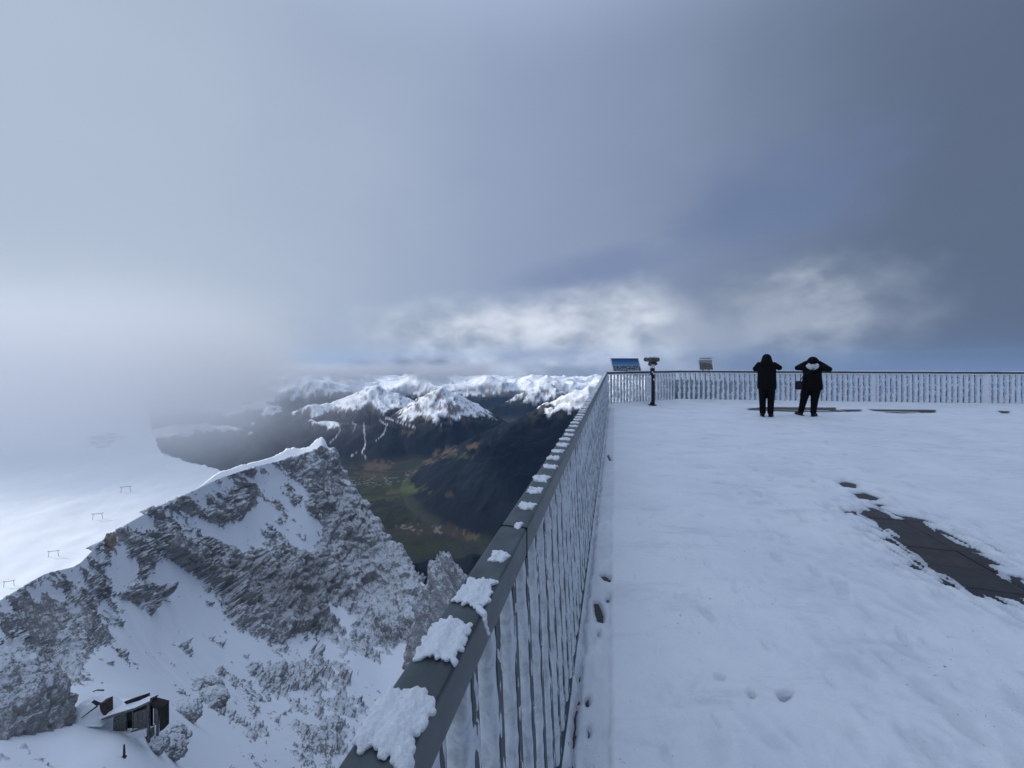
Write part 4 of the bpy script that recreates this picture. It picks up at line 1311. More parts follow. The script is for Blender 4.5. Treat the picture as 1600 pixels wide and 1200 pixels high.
# snow bed lying on the roof, uneven
def roof_snow():
    nx, ny = 40, 16
    P = np.zeros((ny, nx, 3))
    for j in range(ny):
        for i in range(nx):
            t = i / (nx - 1); px_ = lerp(158.0, 237.5, t)
            py_ = np.interp(px_, [158, 178, 214, 237, 262], [1121.4, 1115.6, 1103.6, 1092.8, 1100.0])
            d_ = -0.22 + 4.4 * (j / (ny - 1)) ** 1.3
            q = hp(px_, py_, d_) - H0
            up = 0.03 + 0.06 * min(1, j / 3.0) + 0.06 * float(fbm(np.array(t * 6.0), np.array(j / 4.0), 3, seed=61))
            up -= 0.75 * max(0.0, d_ - 0.25)
            if j == ny - 1: up -= 0.8
            P[j, i] = (q.x - 0.95 * (d_ + 0.22), q.y, q.z + up)
    o_ = grid_mesh("roof_snow", P, M_SNOWT); o_.parent = hut; return o_
roof_snow()
hpart("roof_board", ([(182, 1107.5), (196, 1102.0), (222, 1093.4), (222.4, 1098.6), (206, 1105), (186, 1111.2)], 0.75, 0.85), M_DARKW)
hpart("snow_bank", ([(176, 1143), (200, 1144.6), (232, 1137), (232.5, 1147), (215, 1151), (176, 1150)], -0.28, 0.3), M_SNOWT, 0.05)

# broken roof left of the hut
R0_ = hp(150, 1118)
brk = empty("broken_roof", tuple(R0_))
tag(brk, "dark broken roof boards poking out of a snow mound left of the hut", "roof")
def bpart(name, pts, d0, d1, mat):
    f = [hp(x, y, d0) - R0_ for x, y in pts]; r = [hp(x, y, d1) - R0_ for x, y in pts]; m_ = len(pts)
    return MB().add(f + r, [tuple(range(m_)), tuple(range(2 * m_ - 1, m_ - 1, -1))] + [(i, m_ + i, m_ + (i + 1) % m_, (i + 1) % m_) for i in range(m_)]).build(name, mat, brk)
bpart("board", [(129.4, 1119.4), (152, 1101.6), (155, 1099.8), (154.4, 1102.6), (132, 1118.6)], -0.2, -0.1, M_DARKW)
bpart("board", [(144, 1096), (153, 1100.2), (156, 1099.6), (153.4, 1102.4)], -0.1, 0.2, M_DARKW)
bpart("end_panel", [(155, 1101), (165.4, 1097), (165.8, 1117.6), (161, 1117), (157, 1111)], 0.0, 0.7, M_RUST)
bpart("wire", [(131, 1091.4), (138, 1089), (148, 1089), (149, 1090.4), (138, 1090), (131.4, 1092.2)], 0.8, 0.9, M_DARKW)
def mound():
    n_ = 40
    P = np.zeros((n_, n_, 3))
    c_ = hp(128, 1124) - R0_
    for j in range(n_):
        for i in range(n_):
            u = i / (n_ - 1) * 2 - 1; v2 = j / (n_ - 1) * 2 - 1
            r2 = u * u + v2 * v2
            hgt = 1.55 * max(0.0, 1 - r2) ** 0.8 * (1 + 0.15 * float(fbm(np.array(u * 2), np.array(v2 * 2), 3, seed=71))) - 0.35
            P[j, i] = (c_.x + u * 2.3 + 0.1, c_.y + 1.2 + v2 * 1.6, c_.z + hgt)
    o_ = grid_mesh("snow_mound", P, M_SNOWT); o_.parent = brk
mound()

# stake in the snow
g = ridge_hit(193, 1180)
st = empty("stake", tuple(g)); tag(st, "short dark stake stuck in the snow below the hut", "stake")
MB().tube([(0, 0, -0.2), (0.03, 0, 0.5), (0.0, 0.02, 1.15)], [0.10, 0.085, 0.06], 8).build("shaft", M_RUST, st)
MB().box((-0.16, -0.1, -0.05), (0.16, 0.12, 0.14)).build("foot", M_RUST, st, bevel=0.03)

# ------------------------------------------------------------------ drag lift pylons on the glacier
M_STEEL = plain("galvanised_steel", (0.30, 0.31, 0.33), 0.6, 0.2, 2.0, 0.0)
def glacier_at(px, py):
    ppx = 800 + FPX * GP[..., 0] / GP[..., 1]; ppy = HOR - FPX * (GP[..., 2] - EYE) / GP[..., 1]
    i_ = np.unravel_index(np.argmin((ppx - px) ** 2 + (ppy - py) ** 2), ppx.shape); return Vector(GP[i_])
pyl = [(13, 916, "nearest lift pylon, at the left edge above the rocky crest"), (83, 871, "second lift pylon up from the left edge on the snowfield"),
       (153, 812, "third lift pylon on the snowfield, left of the brown crag"), (196, 769, "farthest and faintest lift pylon on the snowfield")]
for px, py, lab in pyl:
    g = glacier_at(px, py)
    s_ = g.y / FPX
    w_, h_ = 11.0 * s_, 8.5 * s_
    t_ = empty("lift_pylon", tuple(g), R(20)); tag(t_, lab, "pylon", "drag lift pylons on the snowfield")
    q = 0.32 * s_
    for sx in (-1, 1):
        MB().tube([(sx * w_ * 0.56, 0, -1.5), (sx * w_ * 0.46, 0, h_)], [q, q * 0.8], 8).build("leg", M_STEEL, t_)
    cb = MB().box((-w_ * 0.60, -q, h_ - q), (w_ * 0.60, q, h_ + q)).build("crossbeam", M_STEEL, t_)
    for sx in (-1, 1):
        MB().box((sx * w_ * 0.56 - q * 1.2, -q * 3, h_ + q), (sx * w_ * 0.56 + q * 1.2, q * 3, h_ + 2.2 * q)).build("sheave", M_STEEL, cb)

# brown crag on the crest catching the sun
M_CRAG = rock_mat("brown_crag", 1.6, 0.25, False, (1.2, 1.0, 0.82))
g = ridge_hit(174, 850)
rock_thing("crag", "small brown bare crag on the ridge crest against the snowfield", 172, 846, g.y * 0.995, (1.3, 1.3, 2.6), 83, M_CRAG, 5, None, "crag")

# ------------------------------------------------------------------ things on the terrace
def facing(o): o.rotation_euler = (0, 0, 0)


M_BOARDBACK = plain("board_frame", (0.42, 0.44, 0.46), 0.6, 0.15, 10.0, 0.2, 0.002)
M_POSTD = plain("dark_post_metal", (0.020, 0.021, 0.023), 0.55, 0.2, 10.0, 0.1, 0.002)
M_SCOPE = plain("scope_grey", (0.085, 0.080, 0.074), 0.75, 0.25, 14.0, 0.4, 0.006, col2=(0.13, 0.125, 0.12))
M_RIMEB = rime_material("board_rime", (0.80, 0.83, 0.87), 24.0, 0.01)


def print_mat(name, kind):
    m, nt, bs, p = new_mat(name, 0.35, 0.5)
    g = nt.nodes.new("ShaderNodeTexCoord"); gen = N(nt, g.outputs["UV"])
    x, y_ = sepz(nt, gen, 0), sepz(nt, gen, 1)
    prof = noise(nt, mapping(nt, gen, (9, 1.2, 1)), 1.0, 6, 0.65)
    grain = noise(nt, mapping(nt, gen, (16, 9, 1)), 1.0, 6, 0.7)
    if kind == 0:
        c = mixc(nt, y_.step(0.42, 0.98), (0.10, 0.28, 0.52), (0.012, 0.060, 0.20))
        c = mixc(nt, y_.step(0.60, 0.50), c, (0.16, 0.34, 0.55))
        ms = ((0.50 + (prof - 0.5) * 0.22) - y_).step(0.0, 0.02)
        mt = mixc(nt, grain.step(0.42, 0.62), (0.025, 0.035, 0.06), (0.34, 0.37, 0.42))
        c = mixc(nt, ms, c, mt)
        fro = (grain * 0.6 + y_ * -0.5).step(0.14, 0.34)
        c = mixc(nt, fro * 0.5, c, (0.60, 0.64, 0.70))
    else:
        c = mixc(nt, y_.step(0.2, 0.9), (0.10, 0.10, 0.10), (0.22, 0.22, 0.23))
        ms = ((0.72 + (prof - 0.5) * 0.5 - (x - 0.35) * 0.2) - y_).step(0.0, 0.05)
        c = mixc(nt, ms, c, mixc(nt, grain.step(0.45, 0.6), (0.018, 0.018, 0.020), (0.20, 0.20, 0.21)))
        c = mixc(nt, (y_ - x * 0.25).step(0.62, 0.5) * (1.0 - ms) * 0.7, c, (0.33, 0.29, 0.24))
    setc(nt, bs, c)
    return m


def quad_panel(name, c4, thick, mat, parent, org):
    """slab with the given visible corners TL TR BR BL, extruded away from the viewer; uv 0..1 on the face"""
    c4 = [Vector(c) - org for c in c4]
    nrm = (c4[1] - c4[0]).cross(c4[3] - c4[0]).normalized()
    if nrm.y > 0: nrm = -nrm
    bk = [c - nrm * thick for c in c4]
    me = bpy.data.meshes.new(name)
    me.from_pydata([tuple(c) for c in c4 + bk], [], [(0, 3, 2, 1), (4, 5, 6, 7), (0, 1, 5, 4), (1, 2, 6, 5), (2, 3, 7, 6), (3, 0, 4, 7)])
    uv = me.uv_layers.new(name="UVMap")
    uvs = {0: (0, 1), 1: (1, 1), 2: (1, 0), 3: (0, 0), 4: (0, 1), 5: (1, 1), 6: (1, 0), 7: (0, 0)}
    for l in me.loops: uv.data[l.index].uv = uvs[l.vertex_index]
    me.update()
    return link(name, me, mat, parent)


def inset(c4, a, lift):
    c4 = [Vector(c) for c in c4]; ctr = sum(c4, Vector()) / 4
    nrm = (c4[1] - c4[0]).cross(c4[3] - c4[0]).normalized()
    if nrm.y > 0: nrm = -nrm
    return [c + (ctr - c) * a + nrm * lift for c in c4]


def at_z(px, py, z):           # not used for ground: point at height z on the sight line
    D = (EYE - z) * FPX / (py - HOR); return at(px, py, D)


# panorama board on the corner railing
TL, TR = at(953.5, 559.5, 13.15), at(997.5, 559.5, 13.75)
BL_, BR = at(959.0, 584.0, 12.75), at(1003.5, 583.0, 13.35)
org = (BL_ + BR) / 2; org.z = 0
bd = empty("panorama_board", tuple(org)); tag(bd, "tilted blue mountain panorama board on the corner railing left of the telescope", "information board")
c4 = [TL, TR, BR, BL_]
quad_panel("frame", c4, 0.035, M_RIMEB, bd, org)
quad_panel("picture", inset(c4, 0.055, 0.004), 0.003, print_mat("panorama_print", 0), bd, org)
for t in (0.25, 0.75):
    p = BL_.lerp(BR, t) - org; q = TL.lerp(TR, t) - org
    MB().beam(p + Vector((0, 0.03, -0.05)), p.lerp(q, 0.55) + Vector((0.0, 0.06, -0.03)), 0.04, 0.04).build("bracket", M_POSTD, bd)
    MB().beam(p + Vector((0, 0.035, -0.08)), p + Vector((0, 0.035, 0.03)), 0.05, 0.05, (0, 1, 0)).build("bracket", M_POSTD, bd)

# smaller framed board farther right
TL, TR = at(1089.5, 558.0, 14.15), at(1114.0, 558.0, 14.05)
BL_, BR = at(1091.5, 581.5, 13.85), at(1116.0, 581.0, 13.75)
org = (BL_ + BR) / 2; org.z = 0
b2 = empty("picture_board", tuple(org)); tag(b2, "small grey framed picture board crusted with rime on the far railing", "information board")
c4 = [TL, TR, BR, BL_]
fr = quad_panel("frame", c4, 0.03, M_RIMEB, b2, org)
mid = [TL.lerp(BL_, 0.20) + (TR - TL) * 0.10, TR.lerp(BR, 0.20) - (TR - TL) * 0.08, BR.lerp(TR, 0.16) - (TR - TL) * 0.08, BL_.lerp(TL, 0.16) + (TR - TL) * 0.10]
quad_panel("picture", inset(mid, 0.0, 0.006), 0.004, print_mat("ridge_print", 1), b2, org)
top4 = [TL.lerp(BL_, 0.05) + (TR - TL) * 0.14, TR.lerp(BR, 0.05) - (TR - TL) * 0.10, TR.lerp(BR, 0.14) - (TR - TL) * 0.10, TL.lerp(BL_, 0.14) + (TR - TL) * 0.14]
quad_panel("clear_strip", inset(top4, 0.0, 0.006), 0.004, plain("dull_sheet", (0.28, 0.31, 0.36), 0.4), b2, org)
for t in (0.3, 0.7):
    p = BL_.lerp(BR, t) - org
    MB().beam(p + Vector((0, 0.035, -0.08)), p + Vector((0, 0.045, 0.08)), 0.04, 0.04, (0, 1, 0)).build("bracket", M_POSTD, b2)
# ice hanging from its lower edge
icm = MB()
MB().tube([BL_ - org + Vector((0.28, -0.01, 0.02)), BL_ - org + Vector((0.30, -0.015, -0.05)), BL_ - org + Vector((0.30, -0.015, -0.11))], [0.07, 0.045, 0.008], 8).build("ice_lump", M_RIMEB, b2, smooth=True)

# coin telescope
DT = 12.75
def tp(px, py, d=0.0): return at(px, py, DT + d)
base = tp(1019.5, 560); base.z = 0.03
ts = empty("telescope", tuple(base)); tag(ts, "snow crusted coin operated telescope on a dark post by the corner railing", "telescope")
s_ = DT / FPX
MB().tube([(0, 0, 0.0), (0, 0, 0.03)], [0.13, 0.13], 16).build("foot_plate", M_POSTD, ts)
MB().tube([(0, 0, 0.02), (0, 0, 1.24)], [0.074, 0.072], 16).build("post", M_POSTD, ts, smooth=False)
MB().tube([(0, 0, 1.22), (0.0, 0, 1.30), (0, 0, 1.36)], [0.066, 0.072, 0.085], 14).build("neck", M_RIMEB, ts)
MB().box((-0.095, -0.085, 0.12), (-0.068, 0.05, 1.0)).build("rime_plate", M_RIMEB, ts, bevel=0.012)
MB().box((-0.21, -0.035, 0.28), (-0.085, 0.05, 0.98)).build("rime_sheet", M_RIME, ts, bevel=0.02)
MB().box((-0.19, -0.07, 0.27), (-0.06, -0.03, 0.33)).build("rime_lump", M_RIMEW, ts, bevel=0.015)
hd = MB().tube([(-0.13, -0.02, 1.38), (0.02, 0.0, 1.36), (0.13, 0.02, 1.40), (0.14, 0.02, 1.47), (-0.10, 0, 1.46)], [0.055, 0.075, 0.065, 0.05, 0.045], 12).build("yoke", M_SCOPE, ts, smooth=True)
# the twin tubes, pointing over the railing
bx = MB().box((-0.185, -0.17, 1.452), (0.185, 0.17, 1.585)).build("housing", M_SCOPE, ts, bevel=0.045, seg=3)
for sx in (-1, 1):
    MB().tube([(sx * 0.10, -0.26, 1.52), (sx * 0.10, -0.16, 1.52)], [0.040, 0.052], 12).build("eyepiece", M_SCOPE, bx)
    MB().tube([(sx * 0.10, 0.16, 1.52), (sx * 0.10, 0.36, 1.525)], [0.066, 0.075], 14).build("barrel", M_SCOPE, bx)
MB().tube([(-0.17, -0.02, 1.575), (-0.05, 0.0, 1.592), (0.06, 0.0, 1.588), (0.17, 0.0, 1.57)], [0.03, 0.04, 0.038, 0.03], 10).build("snow_cap", M_RIMEW, ts, smooth=True)
for k_, zz_ in enumerate((1.06, 1.12, 0.86)):
    MB().tube([(0.02 * (-1) ** k_, -0.055, zz_ - 0.04), (0.025 * (-1) ** k_, -0.068, zz_), (0.01, -0.058, zz_ + 0.035)], [0.012, 0.028, 0.012], 8).build("rime_lump", M_RIMEW, ts, smooth=True)

# ------------------------------------------------------------------ people
def cloth(name, col, rough=0.85, spec=0.15):
    m, nt, bs, p = new_mat(name, rough, spec)
    n = noise(nt, p, 18.0, 5, 0.6)
    setc(nt, bs, mixc(nt, n.step(0.3, 0.7), tuple(c * 0.75 for c in col), tuple(c * 1.25 for c in col)))
    bump(nt, bs, noise(nt, p, 30.0, 4, 0.6), 0.25, 0.008)
    return m


M_JACK = cloth("black_padded_cloth", (0.0050, 0.0050, 0.0056))
M_TROU = cloth("black_trouser_cloth", (0.0046, 0.0046, 0.0054))
M_HAIR = cloth("dark_hair", (0.0055, 0.0048, 0.0046), 0.6, 0.3)
M_SHOE = cloth("black_shoe", (0.006, 0.006, 0.0065), 0.6, 0.3)
M_SOLE = plain("shoe_sole", (0.05, 0.052, 0.056), 0.7, 0.2)
M_SKIN = plain("skin", (0.36, 0.22, 0.16), 0.55, 0.1, 12.0, 0.0)
M_FLEECE = rime_material("white_fleece", (0.62, 0.66, 0.66), 40.0, 0.01)
M_BAG = cloth("dark_purple_bag", (0.014, 0.011, 0.022), 0.6, 0.3)
M_GLOVE = cloth("black_glove", (0.006, 0.006, 0.007))


def ell(b_, c, r, n=14, m_=10):
    """ellipsoid"""
    vs_, fs = [], []
    for j in range(m_ + 1):
        t = math.pi * j / m_
        for k_ in range(n):
            p = 2 * math.pi * k_ / n
            vs_.append((c[0] + r[0] * math.sin(t) * math.cos(p), c[1] + r[1] * math.sin(t) * math.sin(p), c[2] + r[2] * math.cos(t)))
    for j in range(m_):
        for k_ in range(n):
            k2 = (k_ + 1) % n
            fs.append((j * n + k_, j * n + k2, (j + 1) * n + k2, (j + 1) * n + k_))
    return b_.add(vs_, fs)


def loft(b_, rings, n=18):
    """closed loft through ellipses (cx, cy, z, rx, ry)"""
    vs_, fs = [], []
    for cx, cy, z, rx, ry in rings:
        for k_ in range(n):
            t = 2 * math.pi * k_ / n
            vs_.append((cx + rx * math.cos(t), cy + ry * math.sin(t), z))
    for j in range(len(rings) - 1):
        for k_ in range(n):
            k2 = (k_ + 1) % n
            fs.append((j * n + k_, j * n + k2, (j + 1) * n + k2, (j + 1) * n + k_))
    fs.append(tuple(range(n - 1, -1, -1))); fs.append(tuple((len(rings) - 1) * n + k_ for k_ in range(n)))
    return b_.add(vs_, fs)


def fused(b_, name, mat, parent, voxel=0.012, it=4):
    """one continuous surface out of overlapping shapes"""
    o_ = b_.build(name, mat, parent, smooth=True)
    r_ = o_.modifiers.new("remesh", "REMESH"); r_.mode = "VOXEL"; r_.voxel_size = voxel; r_.use_smooth_shade = True
    s_m = o_.modifiers.new("smooth", "SMOOTH"); s_m.factor = 0.5; s_m.iterations = it
    return o_


def lerpv(a, b_, t): return tuple(x + (y_ - x) * t for x, y_ in zip(a, b_))


def hand_into(b_, wrist, palm, tips):
    b_.tube([wrist, palm], [0.026, 0.036], 10)
    ell(b_, palm, (0.036, 0.030, 0.040), 10, 8)
    for tp_ in tips:
        mid_ = lerpv(palm, tp_, 0.62); mid_ = (mid_[0], mid_[1] + 0.012, mid_[2] + 0.012)
        b_.tube([palm, mid_, tp_], [0.012, 0.010, 0.008], 8)


def person(px, py_feet, label, spec):
    D = FPX * (EYE - 0.03) / (py_feet - HOR)
    p = at(px, HOR, D); p.z = 0.028
    root = empty("person", tuple(p), -math.atan2(p.x, p.y)); tag(root, label, "person", "people at the far railing")
    J = spec
    body = MB()
    # skin figure (under the clothes)
    for s_ in ("l", "r"):
        hip, kn, an, toe = J["hip" + s_], J["knee" + s_], J["ank" + s_], J["toe" + s_]
        body.tube([hip, lerpv(hip, kn, 0.5), kn, lerpv(kn, an, 0.4), an], [0.075, 0.066, 0.050, 0.050, 0.034], 12)
        body.tube([an, toe], [0.034, 0.026], 10)
        sh, el, wr = J["sh" + s_], J["el" + s_], J["wr" + s_]
        body.tube([sh, lerpv(sh, el, 0.5), el, lerpv(el, wr, 0.4), wr], [0.048, 0.044, 0.037, 0.036, 0.026], 12)
        hand_into(body, wr, J["pa" + s_], J["ti" + s_])
    hx = J["head"]
    loft(body, [(J["cx"], 0, J["zh"] - 0.10, 0.13, 0.09), (J["cx"], 0, J["zh"] + 0.03, 0.155, 0.10), (J["cx"], 0, J["zh"] + 0.2, 0.13, 0.09), (J["cx"], 0, J["zsh"] - 0.18, 0.155, 0.10), (J["cx"], 0, J["zsh"] - 0.02, 0.15, 0.075), (J["cx"], 0, J["zsh"] + 0.03, 0.06, 0.055)])
    body.tube([(J["cx"], 0, J["zsh"] - 0.02), (hx[0], hx[1] - 0.01, hx[2] - 0.06)], [0.056, 0.052], 12)
    ell(body, hx, (0.074, 0.092, 0.112))
    ell(body, (hx[0], hx[1] + 0.045, hx[2] - 0.055), (0.050, 0.050, 0.055))
    body.tube([(hx[0], hx[1] + 0.085, hx[2] + 0.012), (hx[0], hx[1] + 0.112, hx[2] - 0.022)], [0.010, 0.017], 8)
    for sx in (-1, 1): ell(body, (hx[0] + sx * 0.076, hx[1] - 0.004, hx[2] - 0.012), (0.012, 0.020, 0.030), 8, 6)
    bo = fused(body, "body", M_SKIN, root, 0.010, 2)
    for sx in (-1, 1):
        ell(MB(), (hx[0] + sx * 0.030, hx[1] + 0.083, hx[2] + 0.010), (0.012, 0.008, 0.009), 8, 6).build("eye", M_BLACK, bo)
    ell(MB(), (hx[0], hx[1] + 0.092, hx[2] - 0.062), (0.024, 0.007, 0.007), 8, 6).build("mouth", M_RUST, bo)
    # trousers
    tr = MB()
    loft(tr, [(J["cx"], 0, J["zh"] - 0.12, 0.175, 0.115), (J["cx"], 0, J["zh"] + 0.02, 0.19, 0.125), (J["cx"], 0, J["zh"] + 0.16, 0.165, 0.11)])
    for s_ in ("l", "r"):
        hip, kn, an = J["hip" + s_], J["knee" + s_], J["ank" + s_]
        tr.tube([hip, lerpv(hip, kn, 0.45), kn, lerpv(kn, an, 0.5), (an[0], an[1], an[2] + 0.0)], J["legr"], 14)
    fused(tr, "trousers", M_TROU, root, 0.012, 3)
    # gloves
    for s_ in ("l", "r"):
        gl = MB(); gl.tube([lerpv(J["el" + s_], J["wr" + s_], 0.85), J["wr" + s_], J["pa" + s_]], [0.040, 0.038, 0.044], 12); ell(gl, J["pa" + s_], (0.044, 0.038, 0.048), 10, 8)
        for tp_ in J["ti" + s_]:
            mid_ = lerpv(J["pa" + s_], tp_, 0.62); mid_ = (mid_[0], mid_[1] + 0.012, mid_[2] + 0.012)
            gl.tube([J["pa" + s_], mid_, lerpv(J["pa" + s_], tp_, 1.06)], [0.018, 0.015, 0.013], 8)
        fused(gl, "glove", M_GLOVE, root, 0.007, 1)
    # jacket
    ja = MB()
    loft(ja, [(J["cx"] + a[0], 0.0, a[1], a[2], a[3]) for a in J["torso"]])
    for s_ in ("l", "r"):
        sh, el, wr = J["sh" + s_], J["el" + s_], J["wr" + s_]
        ell(ja, sh, (0.085, 0.08, 0.085), 12, 8)
        ja.tube([sh, lerpv(sh, el, 0.5), el], [0.082, 0.078, 0.070], 14); ell(ja, el, (0.074, 0.074, 0.074), 12, 8)
        ja.tube([el, lerpv(el, wr, 0.5), wr], [0.070, 0.062, 0.046], 14)
    ja.tube([(J["cx"], -0.01, J["zsh"] - 0.05), (hx[0], hx[1] - 0.02, hx[2] - 0.10)], [0.11, 0.085], 14)
    fused(ja, "jacket", M_JACK, root, 0.013, 4)
    # shoes
    for s_ in ("l", "r"):
        an, toe = J["ank" + s_], J["toe" + s_]
        sb = MB(); d_ = Vector(toe) - Vector(an); d_.z = 0; d_ = d_.normalized()
        heel = Vector(an) - d_ * 0.05
        sb.tube([(heel.x, heel.y, 0.045), (an[0], an[1], 0.058), tuple(Vector((an[0], an[1], 0.05)) + d_ * 0.12), tuple(Vector((an[0], an[1], 0.038)) + d_ * 0.20)], [0.040, 0.052, 0.046, 0.032], 14)
        sb.tube([(an[0], an[1], 0.05), (an[0], an[1], 0.15)], [0.052, 0.056], 12)
        so_ = fused(sb, "shoe", M_SHOE, root, 0.010, 2)
        sl_ = MB(); f_ = Vector((an[0], an[1], 0.0)); pr = Vector((-d_.y, d_.x, 0))
        a0, a1 = f_ - d_ * 0.09, f_ + d_ * 0.23
        sl_.hexa([a0 - pr * 0.040, a1 - pr * 0.032, a1 + pr * 0.032, a0 + pr * 0.040], [q + Vector((0, 0, 0.022)) for q in (a0 - pr * 0.040, a1 - pr * 0.032, a1 + pr * 0.032, a0 + pr * 0.040)])
        sl_.build("sole", M_SOLE, so_, bevel=0.008)
    return root, J


S1 = dict(cx=0.0, zh=0.86, zsh=1.41, head=(0.0, 0.03, 1.545),
          hipl=(-0.085, 0, 0.86), kneel=(-0.095, 0.01, 0.47), ankl=(-0.090, 0.0, 0.085), toel=(-0.12, 0.17, 0.03),
          hipr=(0.085, 0, 0.86), kneer=(0.092, 0.02, 0.47), ankr=(0.082, 0.03, 0.085), toer=(0.12, 0.2, 0.03),
          shl=(-0.165, 0.01, 1.385), ell=(-0.255, 0.15, 1.275), wrl=(-0.115, 0.27, 1.42), pal=(-0.075, 0.30, 1.47),
          shr=(0.165, 0.01, 1.385), elr=(0.275, 0.14, 1.315), wrr=(0.125, 0.27, 1.42), par=(0.080, 0.30, 1.47),
          til=[(-0.055, 0.335, 1.545), (-0.035, 0.34, 1.535), (-0.020, 0.34, 1.520), (-0.015, 0.335, 1.500), (-0.040, 0.27, 1.510)],
          tir=[(0.055, 0.335, 1.545), (0.035, 0.34, 1.535), (0.020, 0.34, 1.520), (0.015, 0.335, 1.500), (0.040, 0.27, 1.510)],
          legr=[0.108, 0.100, 0.082, 0.076, 0.072],
          torso=[(0.0, 0.72, 0.205, 0.135), (0.0, 0.80, 0.222, 0.145), (0.0, 0.95, 0.218, 0.145), (0.0, 1.12, 0.212, 0.140), (0, 1.28, 0.215, 0.135), (0, 1.38, 0.195, 0.115), (0, 1.44, 0.11, 0.09)])
p1, _ = person(1198, 651, "person in black with hood up and long jacket, standing straight on the left", S1)
hh_ = MB()
loft(hh_, [(0, -0.03, 1.36, 0.175, 0.10), (0, -0.02, 1.43, 0.158, 0.112), (0, 0.0, 1.50, 0.128, 0.125), (0, 0.02, 1.57, 0.112, 0.125), (0, 0.03, 1.63, 0.095, 0.108), (0, 0.03, 1.67, 0.058, 0.066), (0, 0.03, 1.682, 0.02, 0.02)])
fused(hh_, "hood", M_JACK, p1, 0.012, 3)
MB().box((-0.245, -0.02, 0.60), (-0.195, 0.09, 0.74)).build("pocket_flap", M_JACK, p1, bevel=0.015) if False else None
ph = empty("phone", (0, 0, 0)); ph.location = p1.location + Matrix.Rotation(p1.rotation_euler.z, 3, 'Z') @ Vector((0.0, 0.345, 1.515)); ph.rotation_euler.z = p1.rotation_euler.z; tag(ph, "phone held up in front of the face by the person on the left", "phone")
MB().box((-0.075, -0.004, -0.037), (0.075, 0.004, 0.037)).build("case", M_POSTD, ph, bevel=0.003)
MB().box((-0.070, -0.0062, -0.033), (0.070, -0.0045, 0.033)).build("screen", M_BLACK, ph)

S2 = dict(cx=0.015, zh=0.83, zsh=1.33, head=(0.03, 0.05, 1.475),
          hipl=(-0.09, 0, 0.83), kneel=(-0.165, 0.02, 0.45), ankl=(-0.235, 0.06, 0.085), toel=(-0.33, 0.20, 0.03),
          hipr=(0.10, 0, 0.83), kneer=(0.065, 0.02, 0.45), ankr=(0.035, -0.01, 0.085), toer=(0.10, 0.17, 0.03),
          shl=(-0.150, 0.01, 1.305), ell=(-0.300, 0.06, 1.30), wrl=(-0.095, 0.14, 1.465), pal=(-0.055, 0.17, 1.50),
          shr=(0.185, 0.01, 1.305), elr=(0.365, 0.05, 1.275), wrr=(0.155, 0.14, 1.465), par=(0.115, 0.17, 1.50),
          til=[(-0.020, 0.20, 1.535), (-0.010, 0.21, 1.515), (-0.005, 0.21, 1.495), (-0.010, 0.205, 1.475), (-0.030, 0.13, 1.47)],
          tir=[(0.080, 0.20, 1.535), (0.070, 0.21, 1.515), (0.065, 0.21, 1.495), (0.070, 0.205, 1.475), (0.090, 0.13, 1.47)],
          legr=[0.118, 0.108, 0.086, 0.074, 0.066],
          torso=[(0.0, 0.72, 0.222, 0.150), (0.0, 0.80, 0.232, 0.155), (0.0, 0.95, 0.218, 0.145), (0.0, 1.10, 0.205, 0.138), (0, 1.22, 0.208, 0.130), (0, 1.31, 0.190, 0.11), (0, 1.365, 0.11, 0.09)])
p2, _ = person(1268, 650.5, "person in black on the right with elbows raised and white fleece collar", S2)
ht = MB()
loft(ht, [(0.03, 0.03, 1.425, 0.088, 0.10), (0.03, 0.035, 1.47, 0.118, 0.128), (0.03, 0.04, 1.52, 0.120, 0.130), (0.03, 0.04, 1.565, 0.098, 0.108), (0.03, 0.04, 1.60, 0.055, 0.06), (0.03, 0.04, 1.61, 0.02, 0.02)])
fused(ht, "hat", M_JACK, p2, 0.012, 2)
fl_ = MB()
loft(fl_, [(0.02, -0.145, 1.255, 0.045, 0.024), (0.02, -0.155, 1.285, 0.095, 0.036), (0.02, -0.155, 1.325, 0.135, 0.042), (0.02, -0.140, 1.365, 0.142, 0.046), (0.02, -0.11, 1.40, 0.115, 0.05)])
fused(fl_, "hood_lining", M_FLEECE, p2, 0.010, 2)
bn = empty("binoculars"); bn.location = p2.location + Matrix.Rotation(p2.rotation_euler.z, 3, 'Z') @ Vector((0.03, 0.215, 1.49)); bn.rotation_euler.z = p2.rotation_euler.z; tag(bn, "binoculars held to the eyes by the person on the right", "binoculars")
for sx in (-1, 1):
    MB().tube([(sx * 0.033, -0.05, 0), (sx * 0.036, 0.02, 0), (sx * 0.04, 0.08, 0)], [0.016, 0.022, 0.026], 12).build("barrel", M_POSTD, bn)
MB().tube([(-0.03, 0.0, 0.01), (0.03, 0.0, 0.01)], [0.01, 0.01], 8).build("bridge", M_POSTD, bn)
bg_ = empty("shoulder_bag"); bg_.location = p2.location + Matrix.Rotation(p2.rotation_euler.z, 3, 'Z') @ Vector((-0.275, -0.02, 0.83)); bg_.rotation_euler.z = p2.rotation_euler.z; tag(bg_, "dark purple shoulder bag hanging at the hip of the right hand person", "bag")
MB().box((-0.085, -0.075, -0.12), (0.085, 0.10, 0.115)).build("pouch", M_BAG, bg_, bevel=0.045, seg=3, smooth=True)
MB().tube([(0.02, 0.0, 0.10), (0.12, -0.15, 0.30), (0.30, -0.185, 0.44), (0.42, -0.12, 0.515), (0.44, 0.0, 0.545)], [0.011] * 5, 8).build("strap", M_BAG, bg_)
MB().box((-0.075, -0.081, 0.0), (0.075, -0.068, 0.10)).build("flap", M_BAG, bg_, bevel=0.006)

